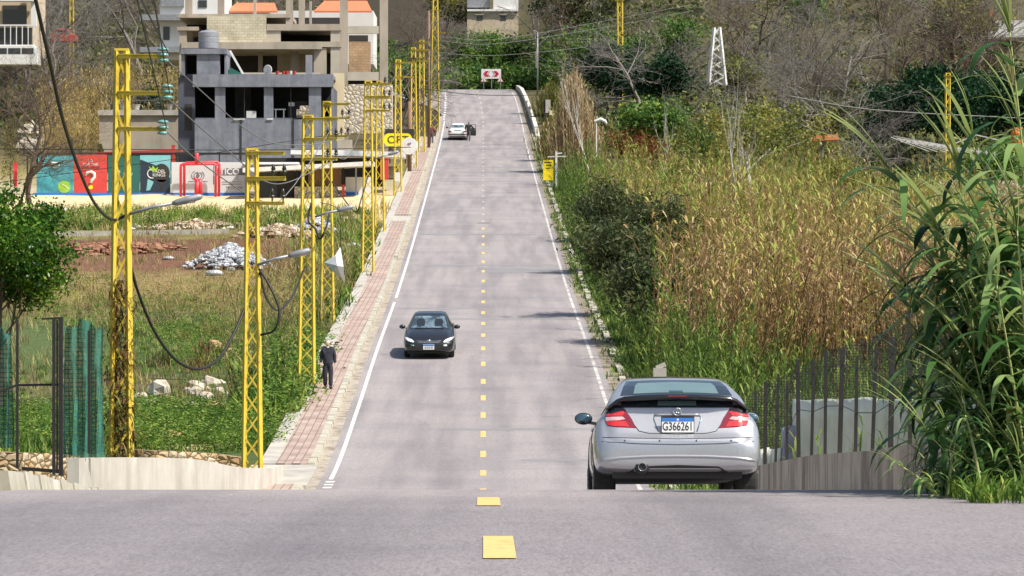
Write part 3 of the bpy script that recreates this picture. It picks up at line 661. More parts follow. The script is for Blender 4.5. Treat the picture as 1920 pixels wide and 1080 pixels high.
ws = sedan('white_sedan', 'white sedan parked in the left lane with its driver door open', 'paint_white', 4.4, 1.42, .86)
ws.panel('rear_window', [(-.60, 1.075), (-.50, 1.30), (.50, 1.30), (.60, 1.075)], 'rear', 'glass_front', step=.08)
tl = [(-.80, .86), (-.80, .74), (-.70, .715), (-.50, .72), (-.58, .80), (-.66, .865)]
for P in (tl, mirror_poly(tl)): ws.panel('tail_lamp', P, 'rear', 'lamp_dark_red', off=.008, step=.05)
ws.panel('bumper_strip', [(-.80, .47), (-.80, .56), (.80, .56), (.80, .47)], 'rear', 'trim_black', off=.006, step=.07)
ws.panel('plate_recess', [(-.33, .84), (-.3, .92), (.3, .92), (.33, .84)], 'rear', 'glass_tint', off=.004)
ws.panel('valance', [(-.7, .30), (-.74, .36), (.74, .36), (.7, .30)], 'rear', 'trim_black', off=.006)
for x in (-1, 1):
    ax = 'left' if x < 0 else 'right'
    for y in (.85, 3.5): wheel(ws.root, x*.73, y, .31, .2)
    ws.panel('side_window', [(.95, .97), (1.35, 1.26), (1.95, 1.32), (1.95, .96)], ax, 'glass_dark', step=.08)
    ws.panel('side_window', [(2.02, .96), (2.02, 1.32), (2.5, 1.28), (3.05, 1.0), (3.05, .96)], ax, 'glass_dark', step=.08)
    MB().ball((x*.98, 2.85, .99), 1, 12, 8, .11, .06, .07).beam((x*.8, 2.85, .95), (x*.95, 2.85, .98), .05, .03).build('wing_mirror', 'trim_black', ws.root, smooth=True)
ws.panel('windscreen', [(-.60, 1.0), (-.50, 1.3), (.50, 1.3), (.60, 1.0)], 'front', 'glass_dark', step=.1)
MB().box((0, 2.2, .22), (1.4, 3.8, .12)).build('underbody', 'trim_black', ws.root, bevel=.03)
# open driver door, hinged near the front
outl = [(0, .30), (1.0, .28), (1.05, .55), (1.02, .95), (0, .95)]
n = len(outl); hv = []
for t in (-.04, .04): hv += [Vector((.84, 2.9, 0))+Matrix.Rotation(rad(46), 3, 'Z')@Vector((t, -a, 0))+Vector((0, 0, z)) for a, z in outl]
mb = MB(); mb.add(hv, [tuple(range(n)), tuple(range(n, 2*n))[::-1]]+[(i, i+n, (i+1) % n+n, (i+1) % n) for i in range(n)])
door = mb.build('open_door', 'trim_black', ws.root)
fr = [(0, .95), (.15, 1.0), (.6, 1.29), (.95, 1.31), (1.02, 1.2), (1.02, .95)]
MB().tube([Vector((.84, 2.9, 0))+Matrix.Rotation(rad(46), 3, 'Z')@Vector((0, -a, 0))+Vector((0, 0, z)) for a, z in fr], .025, 6).build('window_frame', 'trim_black', door)
DW = 314.5
place_car(ws, xa(858, DW), DW)
# ------------------------------------------------------------------ people
mat('skin', [(.42, .26, .19), (.52, .33, .25)], 12, .6); mat('cloth_black', [(.012, .013, .018), (.03, .03, .038)], 9, .9, bump=.3)
mat('cloth_navy', [(.014, .016, .026), (.035, .038, .052)], 7, .9, bump=.3); mat('hair_white', [(.42, .41, .38), (.62, .61, .58)], 40, .8)
mat('hair_dark', [(.012, .01, .01), (.03, .025, .02)], 40, .7); mat('cloth_maroon', [(.10, .035, .035), (.16, .06, .055)], 8, .9, bump=.3)
mat('cloth_grey', [(.06, .062, .075), (.11, .11, .13)], 8, .9); mat('cloth_white', (.6, .6, .58), 9, .8)
def skin(name, chains, m, parent, scale=1, sub=2, root=0):
    """chains: lists of (x, y, z, radius_a, radius_b); equal points are welded -> one continuous skinned surface"""
    idx = {}; vs = []; rs = []; es = []
    for ch in chains:
        prev = None
        for p in ch:
            k = tuple(round(c, 4) for c in p[:3])
            if k not in idx: idx[k] = len(vs); vs.append(Vector(p[:3])*scale); rs.append((p[3]*scale, (p[4] if len(p) > 4 else p[3])*scale))
            if prev is not None and prev != idx[k]: es.append((prev, idx[k]))
            prev = idx[k]
    me = bpy.data.meshes.new('tmp'); me.from_pydata([tuple(v) for v in vs], es, []); ob = bpy.data.objects.new('tmp', me); COL.objects.link(ob)
    ob.modifiers.new('s', 'SKIN'); sv_ = me.skin_vertices[0] if me.skin_vertices else None
    if sv_ is None:
        bpy.context.view_layer.objects.active = ob; bpy.ops.mesh.customdata_skin_add(); sv_ = me.skin_vertices[0]
    for i, r in enumerate(rs): sv_.data[i].radius = r; sv_.data[i].use_root = (i == root)
    sb = ob.modifiers.new('u', 'SUBSURF'); sb.levels = sb.render_levels = sub
    dg = bpy.context.evaluated_depsgraph_get(); out = bpy.data.meshes.new_from_object(ob.evaluated_get(dg)); bpy.data.objects.remove(ob)
    out.name = name; out.materials.clear(); return finish(name, out, m, parent, True)
def hand(w, d, s, curl=.4):
    """five finger chains leaving a palm; w wrist, d unit direction of the hand, s side of the thumb"""
    w = Vector(w); d = Vector(d).normalized(); sd_ = Vector((0, -1, 0)); sd_ = (sd_-d*sd_.dot(d)).normalized(); inn = d.cross(sd_)*s
    palm = w+d*.075; ch = [[(*w, .024, .02), (*(w+d*.045), .03, .016), (*palm, .03, .014)]]
    for k, (o, L) in enumerate([(.03, .07), (.01, .08), (-.01, .075), (-.03, .058)]):
        a = palm+sd_*o; b_ = a+d*L*.5+inn*.008; c = b_+(d*(1-curl)+inn*curl).normalized()*L*.5
        ch.append([(*palm, .03, .014), (*a, .009), (*b_, .0085), (*c, .0075)])
    a = w+d*.03+sd_*.035; ch.append([(*(w+d*.045), .03, .016), (*a, .011), (*(a+d*.03+sd_*.012), .01), (*(a+d*.055+sd_*.012+inn*.01), .008)])
    return ch
def person(name, label, loc, rz, sc_, P, top_m, leg_m, hair_m, face=True, extra=None):
    """P holds joint positions: hip, chest, neck, head, and per side sho, elb, wri, knee, ank, toe"""
    root = thing(name, label, 'person', loc, rz); H = Vector(P['head']); N = Vector(P['neck']); Ch = Vector(P['chest']); Hp = Vector(P['hip'])
    body = [[(*Hp, .13, .10), (*((Hp+Ch)/2), .12, .09), (*Ch, .15, .10), (*N, .05, .05), (*(N+(H-N)*.45), .052, .055), (*H, .078, .092), (*(H+Vector((0, .004, .085))), .055, .065)]]
    fw = Vector(P.get('look', (0, -1, 0)))
    body.append([(*H, .078, .092), (*(H+fw*.085+Vector((0, 0, -.005))), .028), (*(H+fw*.112+Vector((0, 0, -.018))), .011)])
    jk = [[(*(Hp-Vector((0, 0, .10))), .205, .16), (*Hp, .20, .155), (*((Hp+Ch)/2), .19, .15), (*Ch, .20, .15), (*(N-Vector((0, 0, .03))), .09, .08)]]
    tr = [[(*(Hp+Vector((0, 0, .03))), .17, .13), (*(Hp-Vector((0, 0, .06))), .17, .14)]]; sh = []
    for s in ('l', 'r'):
        S_, E_, W_, K_, A_, O_ = [Vector(P[k+s]) for k in ('sho', 'elb', 'wri', 'knee', 'ank', 'toe')]; q = -1 if s == 'l' else 1
        hj = Hp+Vector((q*.085, 0, -.06)); d = (W_-E_).normalized()
        body += [[(*Ch, .15, .10), (*S_, .055), (*E_, .042), (*W_, .024, .02)]]+hand(W_, d, q)
        body += [[(*Hp, .13, .10), (*hj, .08), (*K_, .055), (*A_, .038), (*(A_+Vector((0, 0, -.05))), .035), (*O_, .03)]]
        jk += [[(*Ch, .20, .15), (*S_, .105), (*((S_+E_)/2), .088), (*E_, .075), (*(W_-d*.01), .055)]]
        tr += [[(*(Hp-Vector((0, 0, .06))), .17, .14), (*hj, .125, .125), (*((hj+K_)/2), .11), (*K_, .088), (*(A_+Vector((0, 0, -.02))), .08)]]
        hl = A_+Vector((0, 0, -.045)); bk = (A_-O_); bk.z = 0; bk = bk.normalized()*.05
        sh.append(((*(hl+bk), .06, .055), (*hl, .068, .06), (*((hl+O_)/2), .062, .055), (*(O_+(O_-hl).normalized()*.03), .055, .045)))
    b_ = skin('body', body, 'skin', root, sc_); skin('jacket', jk, top_m, root, sc_); skin('trousers', tr, leg_m, root, sc_)
    for c in sh: skin('shoe', [list(c)], 'cloth_black', root, sc_)
    skin('hair', [[(*(H-fw*.035+Vector((0, 0, -.02))), .075, .075), (*(H-fw*.028+Vector((0, 0, .05))), .088, .095), (*(H+fw*.02+Vector((0, 0, .10))), .06, .062)]], hair_m, root, sc_)
    if face:
        sd_ = fw.cross(Vector((0, 0, 1)))
        for q in (-1, 1):
            MB().ball((H+fw*.078+sd_*.03*q+Vector((0, 0, .012)))*sc_, .011*sc_, 8, 6).build('eye', 'ink_black', root, smooth=True)
            MB().ball((H+sd_*.082*q+Vector((0, 0, 0)))*sc_, .026*sc_, 8, 6, .4, .7, 1.2).build('ear', 'skin', root, smooth=True)
        MB().ball((H+fw*.086+Vector((0, 0, -.052)))*sc_, .02*sc_, 8, 6, 1.2, .4, .35).build('mouth', 'lamp_dark_red', root, smooth=True)
    return root
dm = 110.7
look = Vector((-.45, -.9, -.05)).normalized()
person('person', 'white-haired person in black jacket and trousers walking down the brick pavement', (xa(615, dm), dm, float(R(dm))+.145), 0, .875,
       dict(hip=(0, 0, .93), chest=(0, -.01, 1.28), neck=(0, -.015, 1.47), head=(-.005, -.03, 1.60), look=look,
            shol=(-.17, 0, 1.40), elbl=(-.235, .04, 1.14), wril=(-.265, -.05, .90), knel=(0, 0, 0), kneel=(-.105, -.03, .50), ankl=(-.10, .05, .11), toel=(-.115, -.08, .04),
            shor=(.17, 0, 1.40), elbr=(.23, .05, 1.13), wrir=(.25, .03, .89), kneer=(.10, -.06, .50), ankr=(.10, -.10, .10), toer=(.115, -.24, .035)), 'cloth_navy', 'cloth_black', 'hair_white')
col = bpy.data.objects['person']
skin('collar', [[(-.045, -.09, 1.475, .022), (0, -.10, 1.455, .022), (.045, -.09, 1.475, .022)]], 'cloth_white', col, .875)
MB().box((.045, -.135, 1.19), (.025, .01, .012)).build('badge', 'chrome', col)
dw2 = 307
person('person', 'person in a maroon jacket walking up the far pavement, seen from behind', (xa(809, dw2), dw2, float(R(dw2))+.145), rad(180), .93,
       dict(hip=(0, 0, .93), chest=(0, -.02, 1.28), neck=(0, -.03, 1.47), head=(0, -.05, 1.60),
            shol=(-.19, 0, 1.40), elbl=(-.30, .04, 1.16), wril=(-.26, -.12, .97), kneel=(-.11, -.05, .50), ankl=(-.11, .06, .11), toel=(-.12, -.06, .04),
            shor=(.19, 0, 1.40), elbr=(.29, .06, 1.15), wrir=(.27, -.1, .95), kneer=(.11, -.07, .50), ankr=(.12, -.12, .10), toer=(.13, -.26, .035)), 'cloth_maroon', 'cloth_grey', 'hair_dark')
dp = 314.0
person('person', 'person in a black coat standing at the open door of the white car', (xa(878.5, dp), dp, float(R(dp))), rad(172), .97,
       dict(hip=(0, 0, .93), chest=(.0, -.06, 1.27), neck=(.0, -.10, 1.45), head=(.0, -.13, 1.57),
            shol=(-.20, -.04, 1.39), elbl=(-.36, -.2, 1.18), wril=(-.50, -.42, 1.05), kneel=(-.10, -.02, .50), ankl=(-.10, .05, .10), toel=(-.11, -.1, .04),
            shor=(.20, -.02, 1.39), elbr=(.32, .0, 1.14), wrir=(.28, -.18, .98), kneer=(.12, -.1, .50), ankr=(.14, .0, .10), toer=(.15, -.14, .035)), 'cloth_black', 'cloth_grey', 'hair_dark')

# ------------------------------------------------------------------ lattice power poles
mat('pole_yellow', [(.14, .08, .02), (.42, .30, .03), (.52, .385, .03), (.58, .44, .05)], 3.5, .55, lo=.25, hi=.5, detail=6, bump=.05)
mat('steel_grey', [(.22, .23, .25), (.33, .34, .36)], 5, .5, metal=.4); mat('insulator_glass', [(.08, .22, .2), (.2, .42, .4)], 30, .15, coat=.5)
mat('insulator_dark', (.03, .025, .022), 20, .3, coat=.4); mat('cable_black', (.012, .012, .012), 20, .6); mat('cable_grey', (.16, .16, .16), 20, .6)
mat('box_white', (.62, .62, .6), 9, .5); mat('rust', [(.12, .05, .02), (.2, .1, .05)], 8, .8); mat('wood_pole', [(.16, .09, .05), (.26, .16, .1)], 3, .9, stretch=(6, 6, .5))
def lattice(mb, x, y, z0, z1, w0, w1, leg, lace, pitch):
    def w(z): return lerp(w0, w1, (z-z0)/(z1-z0))/2
    c = [(-1, -1), (1, -1), (1, 1), (-1, 1)]
    for a, b_ in c: mb.beam((x+a*w(z0), y+b_*w(z0), z0), (x+a*w(z1), y+b_*w(z1), z1), leg, leg)
    n = max(2, int((z1-z0)/pitch))
    for k in range(n):
        za_, zb_ = z0+(z1-z0)*k/n, z0+(z1-z0)*(k+1)/n
        for i in range(4):
            a, b_ = c[i], c[(i+1) % 4]
            if (k+i) % 2: a, b_ = b_, a
            mb.beam((x+a[0]*w(za_), y+a[1]*w(za_), za_), (x+b_[0]*w(zb_), y+b_[1]*w(zb_), zb_), lace, lace)
def insul(mb, p, kind='pin', r=.07):
    p = Vector(p)
    if kind == 'pin':
        mb.lathe([(.02, -.1), (.02, .02), (r, .03), (r*.9, .07), (r*.45, .09), (r*.8, .11), (r*.4, .2), (.02, .24)], p, 10)
    else:
        for k in range(3): mb.lathe([(.03, 0), (r*1.15, .02), (r*.9, .07), (.03, .09)], p+Vector((0, 0, -.12*k)), 12)
def pole(label, px, d, ytop, ybase, wtop, wbase, arms, lean=0, leg=.055, lamp=None, group='yellow lattice power poles along the pavement', base=None, pins=2, name='lattice_pole', pitch=None, rodir=1, xs=None):
    x = xa(px, d); z1 = za(ytop, d); z0 = za(ybase, d) if base is None else base
    root = thing(name, label, 'power pole', (x, d, z0), 0, group); root.rotation_euler = (rad(random.uniform(-.3, .3)), rad(random.uniform(-.35, .35)), 0)
    w0, w1 = wbase*d/F, wtop*d/F; mb = MB((0, 0, 0)); lattice(mb, 0, 0, 0, z1-z0, w0, w1, leg, leg*.55, pitch or w0*1.05)
    mb.box((0, 0, z1-z0+.02), (w1+leg, w1+leg, .05)); mb.build('lattice_mast', 'pole_yellow', root)
    for ya, xl, xr, kind in arms:
        z = za(ya, d)-z0; a = MB().box(((xl+xr)/2*d/F, -w1/2-leg*.5, z), ((xr-xl)*d/F, .06, .075)).box(((xl+xr)/2*d/F, -w1/2-leg*.5-.02, z+.05), ((xr-xl)*d/F, .09, .012)).build('cross_arm', 'pole_yellow', root)
        xe = xr*d/F; offs = [xe-.04, xe-.30] if kind == 'pin' else [xe-.06]
        if kind == 'none': offs = []
        for o in offs:
            m_ = MB(); insul(m_, (o, -w1/2-.05, z+.12), kind, .075 if kind == 'pin' else .12); m_.build('insulator', 'insulator_dark' if kind == 'pin' else 'insulator_glass', a, smooth=True)
    if lamp:
        (x0, y0), (x1, y1) = lamp; p, q = at(x0, y0, d)-root.location, at(x1, y1, d)-root.location; p.y = q.y = -w1; m_ = p+(q-p)*.62
        l = MB().tube([p, p+(m_-p)*.5+Vector((0, 0, .03)), m_], .035, 8).build('lamp_arm', 'steel_grey', root, smooth=True)
        mb = MB(); dv = (q-m_).normalized(); mb.tube([m_-dv*.04, m_+dv*.05, m_+dv*.25, q-dv*.06, q], [.045, .075, .085, .07, .03], 10); mb.build('lamp_head', 'steel_grey', l, smooth=True)
        MB().ball((m_+q)/2+Vector((0, 0, -.05)), 1, 10, 6, .16, .06, .035).build('lamp_lens', 'lamp_clear', l, smooth=True)
    return root
pole('tall yellow lattice pole with glass disc insulators, behind the white wall at the crest', 227, 78, 95, 862, 18, 37, [(107, -6, 84, 'disc'), (176, -6, 92, 'disc'), (243, -6, 84, 'disc')], leg=.085, lamp=((243, 402), (380, 368)), base=-5.0, pitch=.62)
pole('short yellow lattice pole with a drooping cable loop, at the end of the white wall', 473, 85, 281, 876, 16, 32, [(288, -10, 62, 'none'), (336, -10, 64, 'pin'), (382, -10, 62, 'pin')], leg=.07, lamp=((484, 497), (583, 469)), base=-4.6, pitch=.5)
pole('yellow lattice pole beside the walking person', 575, 112, 218, 738, 16, 28, [(224, -6, 58, 'none'), (262, -6, 56, 'pin'), (299, -6, 56, 'pin')], leg=.065, lamp=((590, 407), (662, 387)), base=float(R(112))-.1, pitch=.48)
pole('yellow lattice pole carrying a white rag of sheeting', 614, 138, 192, 616, 12, 23, [(196, -4, 44, 'none'), (222, -4, 44, 'pin'), (256, -4, 42, 'pin')], leg=.06, base=float(R(138))-.2, pitch=.5)
pole('yellow lattice pole with a long lamp arm, fifth along the pavement', 690, 167, 153, 516, 11, 21, [(158, -4, 44, 'pin'), (182, -4, 42, 'pin'), (208, -4, 42, 'pin')], leg=.07, lamp=((700, 300), (748, 284)), base=float(R(167))-.1, pitch=.5)
pole('slim yellow lattice pole just behind the one with the long lamp arm', 712, 197, 153, 440, 9, 17, [(159, -20, 20, 'pin'), (184, -20, 20, 'pin'), (208, -20, 20, 'pin')], leg=.07, base=float(R(197))-.1, pitch=.6)
pole('yellow lattice pole holding a white meter box', 746, 236, 113, 362, 8, 14, [(118, -4, 34, 'pin'), (145, -4, 30, 'pin')], leg=.08, base=float(R(236))-.1, pitch=.7)
pole('yellow lattice pole beside the round white sign', 776, 268, 90, 318, 7, 12, [(94, -3, 30, 'pin'), (115, -3, 26, 'pin')], leg=.08, base=float(R(268))-.1, pitch=.7)
pole('yellow lattice pole between the round sign and the far walker', 791, 292, 76, 290, 7, 11, [(80, -14, 16, 'pin'), (96, -14, 16, 'pin'), (110, -12, 14, 'pin')], leg=.09, base=float(R(292))-.1, pitch=.8)
pole('very tall slender yellow lattice mast left of the white car', 815, 330, -30, 240, 7, 17, [(20, -6, 10, 'none'), (62, -2, 20, 'pin'), (90, -2, 20, 'none')], leg=.1, base=float(R(330))-.2, pitch=.9)
pole('yellow lattice mast rising above the dark green trees', 1163, 330, -20, 110, 9, 8, [(2, -10, 8, 'none')], leg=.12, base=Tz(10, 330), pitch=.9, group='yellow masts on the right hillside')
pole('striped yellow lattice mast in the trees on the right', 1776, 235, 138, 256, 7, 8, [(143, -8, 8, 'none')], leg=.08, base=Tz(28, 235), pitch=.5, group='yellow masts on the right hillside')
pole('yellow lattice mast half hidden by bare trees at the upper left', 134, 330, -10, 70, 6, 8, [], leg=.1, base=Tz(-40, 330), pitch=.8, group='yellow masts on the left hillside')
w = thing('utility_pole', 'slim brown wooden pole beside the pavement near the far walker', 'utility pole', (xa(804, 300), 300, float(R(300))))
MB().tube([(0, 0, -.2), (0, 0, za(20, 300)-float(R(300)))], [.13, .09], 8).build('pole', 'wood_pole', w, smooth=True)
w = thing('utility_pole', 'stout brown wooden pole behind the yellow oval sign', 'utility pole', (xa(768, 262), 262, float(R(262))))
MB().tube([(0, 0, -.2), (0, 0, za(190, 262)-float(R(262)))], [.16, .13], 8).build('pole', 'wood_pole', w, smooth=True)
w = thing('utility_pole', 'grey lamp pole standing by the top of the road', 'lamp pole', (xa(1008, 385), 385, Tz(xa(1008, 385), 385)))
MB().tube([(0, 0, -.3), (0, 0, za(60, 385)-w.location.z)], [.09, .06], 8).tube([(0, 0, za(60, 385)-w.location.z), (-.35, -.1, za(58, 385)-w.location.z)], .04, 6).build('pole', 'steel_grey', w, smooth=True)
MB().ball((-.4, -.1, za(58, 385)-w.location.z), .12, 8, 5, 1.4, .7, .5).build('lamp_head', 'steel_grey', w, smooth=True)
def hang(name, label, pts, r, m='cable_black', n=14, group=None, cat_='cable'):
    """a cable through (px, py, d) points, smoothed"""
    P = [at(*p) for p in pts]; C_ = catmull([tuple(p) for p in P], n if len(P) < 5 else 6)
    mb = MB(P[0]); mb.tube([Vector(c) for c in C_], r, 6); o = mb.build(name, m, None, smooth=True); o.location = P[0]; return tag(o, label, cat_, group)
hang('service_cable', 'thick black cable sagging from the upper left to the tall lattice pole', [(60, -30, 60), (92, 110, 63), (118, 225, 66), (150, 322, 70), (180, 385, 74), (212, 412, 77.6), (246, 398, 78)], .034)
hang('service_cable', 'thick twisted black cable sagging almost to the rocks between two poles', [(240, 478, 78), (258, 545, 79), (290, 622, 80), (330, 675, 81.5), (372, 692, 82.5), (410, 672, 83.5), (440, 622, 84.4), (462, 570, 85)], .035)
hang('service_cable', 'black cable loop hanging from the short lattice pole', [(486, 505, 84.8), (505, 535, 84.6), (523, 580, 84.5), (515, 618, 84.5), (489, 628, 84.8)], .03)
hang('service_cable', 'black cable looping down between the second and third poles', [(487, 512, 84.8), (500, 560, 88), (522, 582, 92), (545, 560, 100), (556, 540, 108), (572, 500, 112)], .03)
hang('service_cable', 'tangled black cable hanging from the third pole beside the lamp arm', [(584, 380, 111.8), (578, 412, 111.7), (592, 430, 111.6), (600, 448, 111.6), (612, 425, 112), (618, 395, 118)], .035)
hang('service_cable', 'thin black cable hanging over the white rag', [(622, 340, 137.5), (650, 380, 137.4), (668, 398, 137.3), (676, 378, 137.3), (690, 330, 150)], .025)
pw_ = 'power wires strung between the poles'
W3 = [((255, -30, 30), (275, 20, 50), (318, 104, 77.6)), ((275, -30, 30), (292, 20, 50), (318, 175, 77.6)), ((248, -30, 30), (262, 20, 50), (312, 240, 77.6))]
for k, (a, b_, c) in enumerate(W3): hang('power_wire', 'dark wire from the top edge down to the %s insulator of the tall pole' % ('highest', 'middle', 'lowest')[k], [a, b_, c], .014, group=pw_)
seq = [[(318, 118, 77.6), (480, 255, 95), (570, 272, 103), (628, 262, 112)], [(316, 186, 77.6), (430, 285, 84), (520, 345, 98), (628, 300, 112)], [(314, 248, 77.6), (370, 300, 80), (480, 372, 90), (536, 366, 96), (628, 232, 112)]]
for k, s in enumerate(seq): hang('power_wire', 'grey wire sagging from the %s glass insulator of the tall pole towards the third pole' % ('highest', 'middle', 'lowest')[k], s, .014, 'cable_grey', group=pw_)
for ys in (224, 262, 299):
    hang('power_wire', 'thin wire running from the %s arm of the third pole to the fifth' % {224: 'top', 262: 'middle', 299: 'lowest'}[ys], [(630, ys-3, 112), (656, ys-20+10, 135), (690, (ys-224)*.68+162, 167)], .012, 'cable_grey', group='thin wires from the third to the fifth pole')
for ys in (158, 182, 208):
    hang('power_wire', 'thin wire running from the %s arm of the fifth pole to the far poles' % {158: 'top', 182: 'middle', 208: 'lowest'}[ys], [(732, ys-2, 167), (748, ys-24, 200), (772, (ys-158)*.6+116, 236)], .012, 'cable_grey', group='thin wires beyond the fifth pole')
for y0, y1 in ((68, 48), (76, 60), (98, 92)):
    hang('power_wire', '%s of the three wires crossing above the top of the road' % {68: 'highest', 76: 'middle', 98: 'lowest'}[y0], [(818, y0, 330), (930, y0+6, 340), (1130, y1-8, 350), (1300, y1-40, 360)], .022, 'cable_grey', group='wires crossing above the top of the road')
hang('power_wire', 'dark wire crossing the road in front of the parapet', [(790, 166, 290), (900, 178, 300), (1040, 178, 310)], .03)
hang('power_wire', 'pale wire stretched across the right hillside', [(1480, 180, 190), (1640, 206, 195), (1920, 222, 200)], .03, 'cable_grey')
hang('power_wire', 'horizontal dark wire in front of the sports court', [(-20, 279, 205), (200, 280, 205), (520, 281, 210), (770, 276, 236)], .03)
hang('power_wire', 'thin dark wire sagging before the banners', [(-20, 345, 205), (180, 318, 205), (330, 298, 205), (560, 262, 205), (640, 250, 210)], .02)
# rag, meter box, marker
mat('plastic_white', [(.48, .49, .5), (.62, .63, .64)], 6, .5, bump=.4)
mb = MB(); P = [at(638, 463, 136.9), at(629, 478, 136.6), at(608, 492, 136.8), at(622, 508, 136.5), at(640, 522, 136.7), at(646, 531, 136.9), at(644, 500, 136.4)]
ctr = at(632, 498, 136.2); rim = P; V = rim+[ctr]+[p+Vector((0, .05, 0)) for p in rim]+[ctr+Vector((0, .06, 0))]; n = len(rim)
o = MB(P[0]).add(V, [(i, (i+1) % n, n) for i in range(n)]+[(n+1+(i+1) % n, n+1+i, 2*n+1) for i in range(n)]+[(i, n+1+i, n+1+(i+1) % n, (i+1) % n) for i in range(n)]).build('plastic_rag', 'plastic_white'); o.location = P[0]; tag(o, 'torn white plastic sheet hanging between the poles above the dry grass', 'plastic sheet')
hang('service_cable', 'thin cord holding the torn plastic sheet', [(600, 380, 137), (622, 385, 137), (638, 402, 137), (638, 464, 136.9)], .015)
o = MB(at(745, 332, 235.4)).box(at(745, 332, 235.4), (.34, .25, .6)).box(at(745, 341, 235.4)+Vector((0, -.01, 0)), (.30, .26, .02)).build('meter_box', 'box_white', bevel=.02); o.location = at(745, 332, 235.4); tag(o, 'white electricity meter box fixed to a yellow lattice pole', 'meter box')
# ------------------------------------------------------------------ buildings and the sports court on the left
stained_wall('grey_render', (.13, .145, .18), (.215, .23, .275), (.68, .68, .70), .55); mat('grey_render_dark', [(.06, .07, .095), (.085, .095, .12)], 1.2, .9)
mat('raw_concrete', [(.24, .205, .16), (.36, .31, .25), (.42, .37, .3)], .8, .95, bump=.2, detail=8, stretch=(1, 1, .4))
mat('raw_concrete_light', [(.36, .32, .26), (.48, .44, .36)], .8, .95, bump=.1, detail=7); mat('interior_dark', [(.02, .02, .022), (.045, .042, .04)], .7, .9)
mat('cream_wall', [(.55, .46, .3), (.62, .53, .36)], .7, .9); mat('beige_wall', [(.42, .34, .24), (.55, .46, .34)], .6, .9, detail=7, bump=.1)
mat('house_white', [(.58, .58, .57), (.68, .67, .65)], .6, .8); mat('tile_red', [(.50, .14, .06), (.62, .20, .09)], 3, .8, stretch=(6, 1, 1)); mat('window_dark', (.03, .035, .04), 4, .15, spec=.7)
mat('tank_grey', [(.2, .21, .24), (.25, .26, .29)], 3, .5)
mat('banner_teal', [(.02, .12, .16), (.05, .30, .36), (.12, .42, .48)], .9, .6, detail=5); mat('banner_red', [(.52, .045, .04), (.6, .06, .05)], .8, .6)
mat('banner_green', [(.015, .10, .085), (.02, .13, .11)], .6, .6); mat('banner_navy', (.014, .028, .05), 2, .6); mat('banner_cyan', [(.16, .42, .48), (.22, .5, .55)], 1, .6)
mat('banner_white', [(.56, .57, .59), (.64, .65, .66)], 1, .6); mat('court_blue', (.02, .16, .55), 2, .6); mat('ball_green', [(.2, .42, .03), (.34, .55, .05)], 2, .7)
mat('inflatable_red', [(.60, .03, .05), (.68, .05, .07)], 3, .45); mat('sign_yellow', (.80, .62, .01), 3, .45); mat('sign_white', (.66, .66, .66), 3, .4)
mat('sign_red', (.55, .03, .07), 3, .5); mat('print_grey', (.14, .15, .17), 4, .6); mat('print_white', (.7, .7, .68), 4, .6); mat('paint_red', (.45, .05, .03), 4, .6); mat('paint_orange', (.65, .2, .03), 4, .6)
mat('iron_black', [(.010, .010, .010), (.022, .019, .017)], 7, .7)
def pb(mb, x0, x1, y0, y1, d, depth, f=0):
    """a box whose front face sits at distance d and covers these picture columns and rows"""
    mb.span((xa(x0, d), d-f, za(y1, d)), (xa(x1, d), d+depth, za(y0, d))); return mb
def new(name, label, cat_, px, d, group=None, z=None):
    x = xa(px, d); return thing(name, label, cat_, (x, d, Tz(x, d) if z is None else z), 0, group)
SPLIT = {'side_wall', 'partition_wall', 'beam', 'inner_wall', 'lower_wall', 'railing', 'roof_hut_wall', 'floor_slab', 'side_pier', 'column', 'window', 'balcony', 'terrace', 'frame', 'red_band'}
def part(root, name, m, boxes, d=None, bevel=0, parent=None):
    o = root.location
    for grp in ([[b_] for b_ in boxes] if name in SPLIT else [boxes]):
        mb = MB(o)
        for b_ in grp: pb(mb, *b_)
        r_ = mb.build(name, m, parent or root, bevel=bevel)
    return r_
D = 250.
g = new('grey_building', 'dark grey rendered building with wide open windows, in front of the concrete frame', 'building', 480, D)
zg = 330
part(g, 'front_wall', 'grey_render', [(362, 625, 140, 163, D, .3, .25), (365, 625, 224, zg, D, .3), (403, 422, 163, 224, D, .35), (495, 512, 163, 224, D, .35), (579, 602, 163, 224, D, .35), (621, 625, 163, 224, D, .3)])
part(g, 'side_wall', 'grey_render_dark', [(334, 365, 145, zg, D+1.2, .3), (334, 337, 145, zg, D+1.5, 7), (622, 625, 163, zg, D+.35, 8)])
part(g, 'floor_slab', 'grey_render', [(337, 622, 221, 226, D+1.6, 6), (337, 624, 139, 146, D+1.6, 8)])
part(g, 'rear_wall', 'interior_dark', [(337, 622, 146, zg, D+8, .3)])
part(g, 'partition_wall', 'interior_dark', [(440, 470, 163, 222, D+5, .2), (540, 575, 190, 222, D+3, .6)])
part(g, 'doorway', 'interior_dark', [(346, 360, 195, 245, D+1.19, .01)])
part(g, 'counter', 'box_white', [(462, 480, 208, 221, D+2.5, .4)]); part(g, 'table', 'steel_grey', [(514, 535, 204, 206, D+2, .6), (516, 518, 206, 221, D+2, .1), (531, 533, 206, 221, D+2, .1)]); part(g, 'stone_pile', 'pale_stone', [(556, 579, 205, 221, D+1.4, .5), (562, 579, 198, 205, D+1.5, .4)]); part(g, 'white_board', 'print_white', [(541, 552, 192, 199, D+2.8, .1)])
part(g, 'window_frame', 'iron_black', [(457.5, 459, 163, 224, D+.15, .08), (544.5, 546, 163, 224, D+.15, .08)])
part(g, 'drain_pipe', 'iron_black', [(451, 453, 222, 305, D-.08, .08), (549, 551, 222, 306, D-.08, .08)])
part(g, 'railing', 'print_white', [(437, 459, 222.6, 224, D-.1, .05), (500, 512, 222, 224, D-.1, .05)])
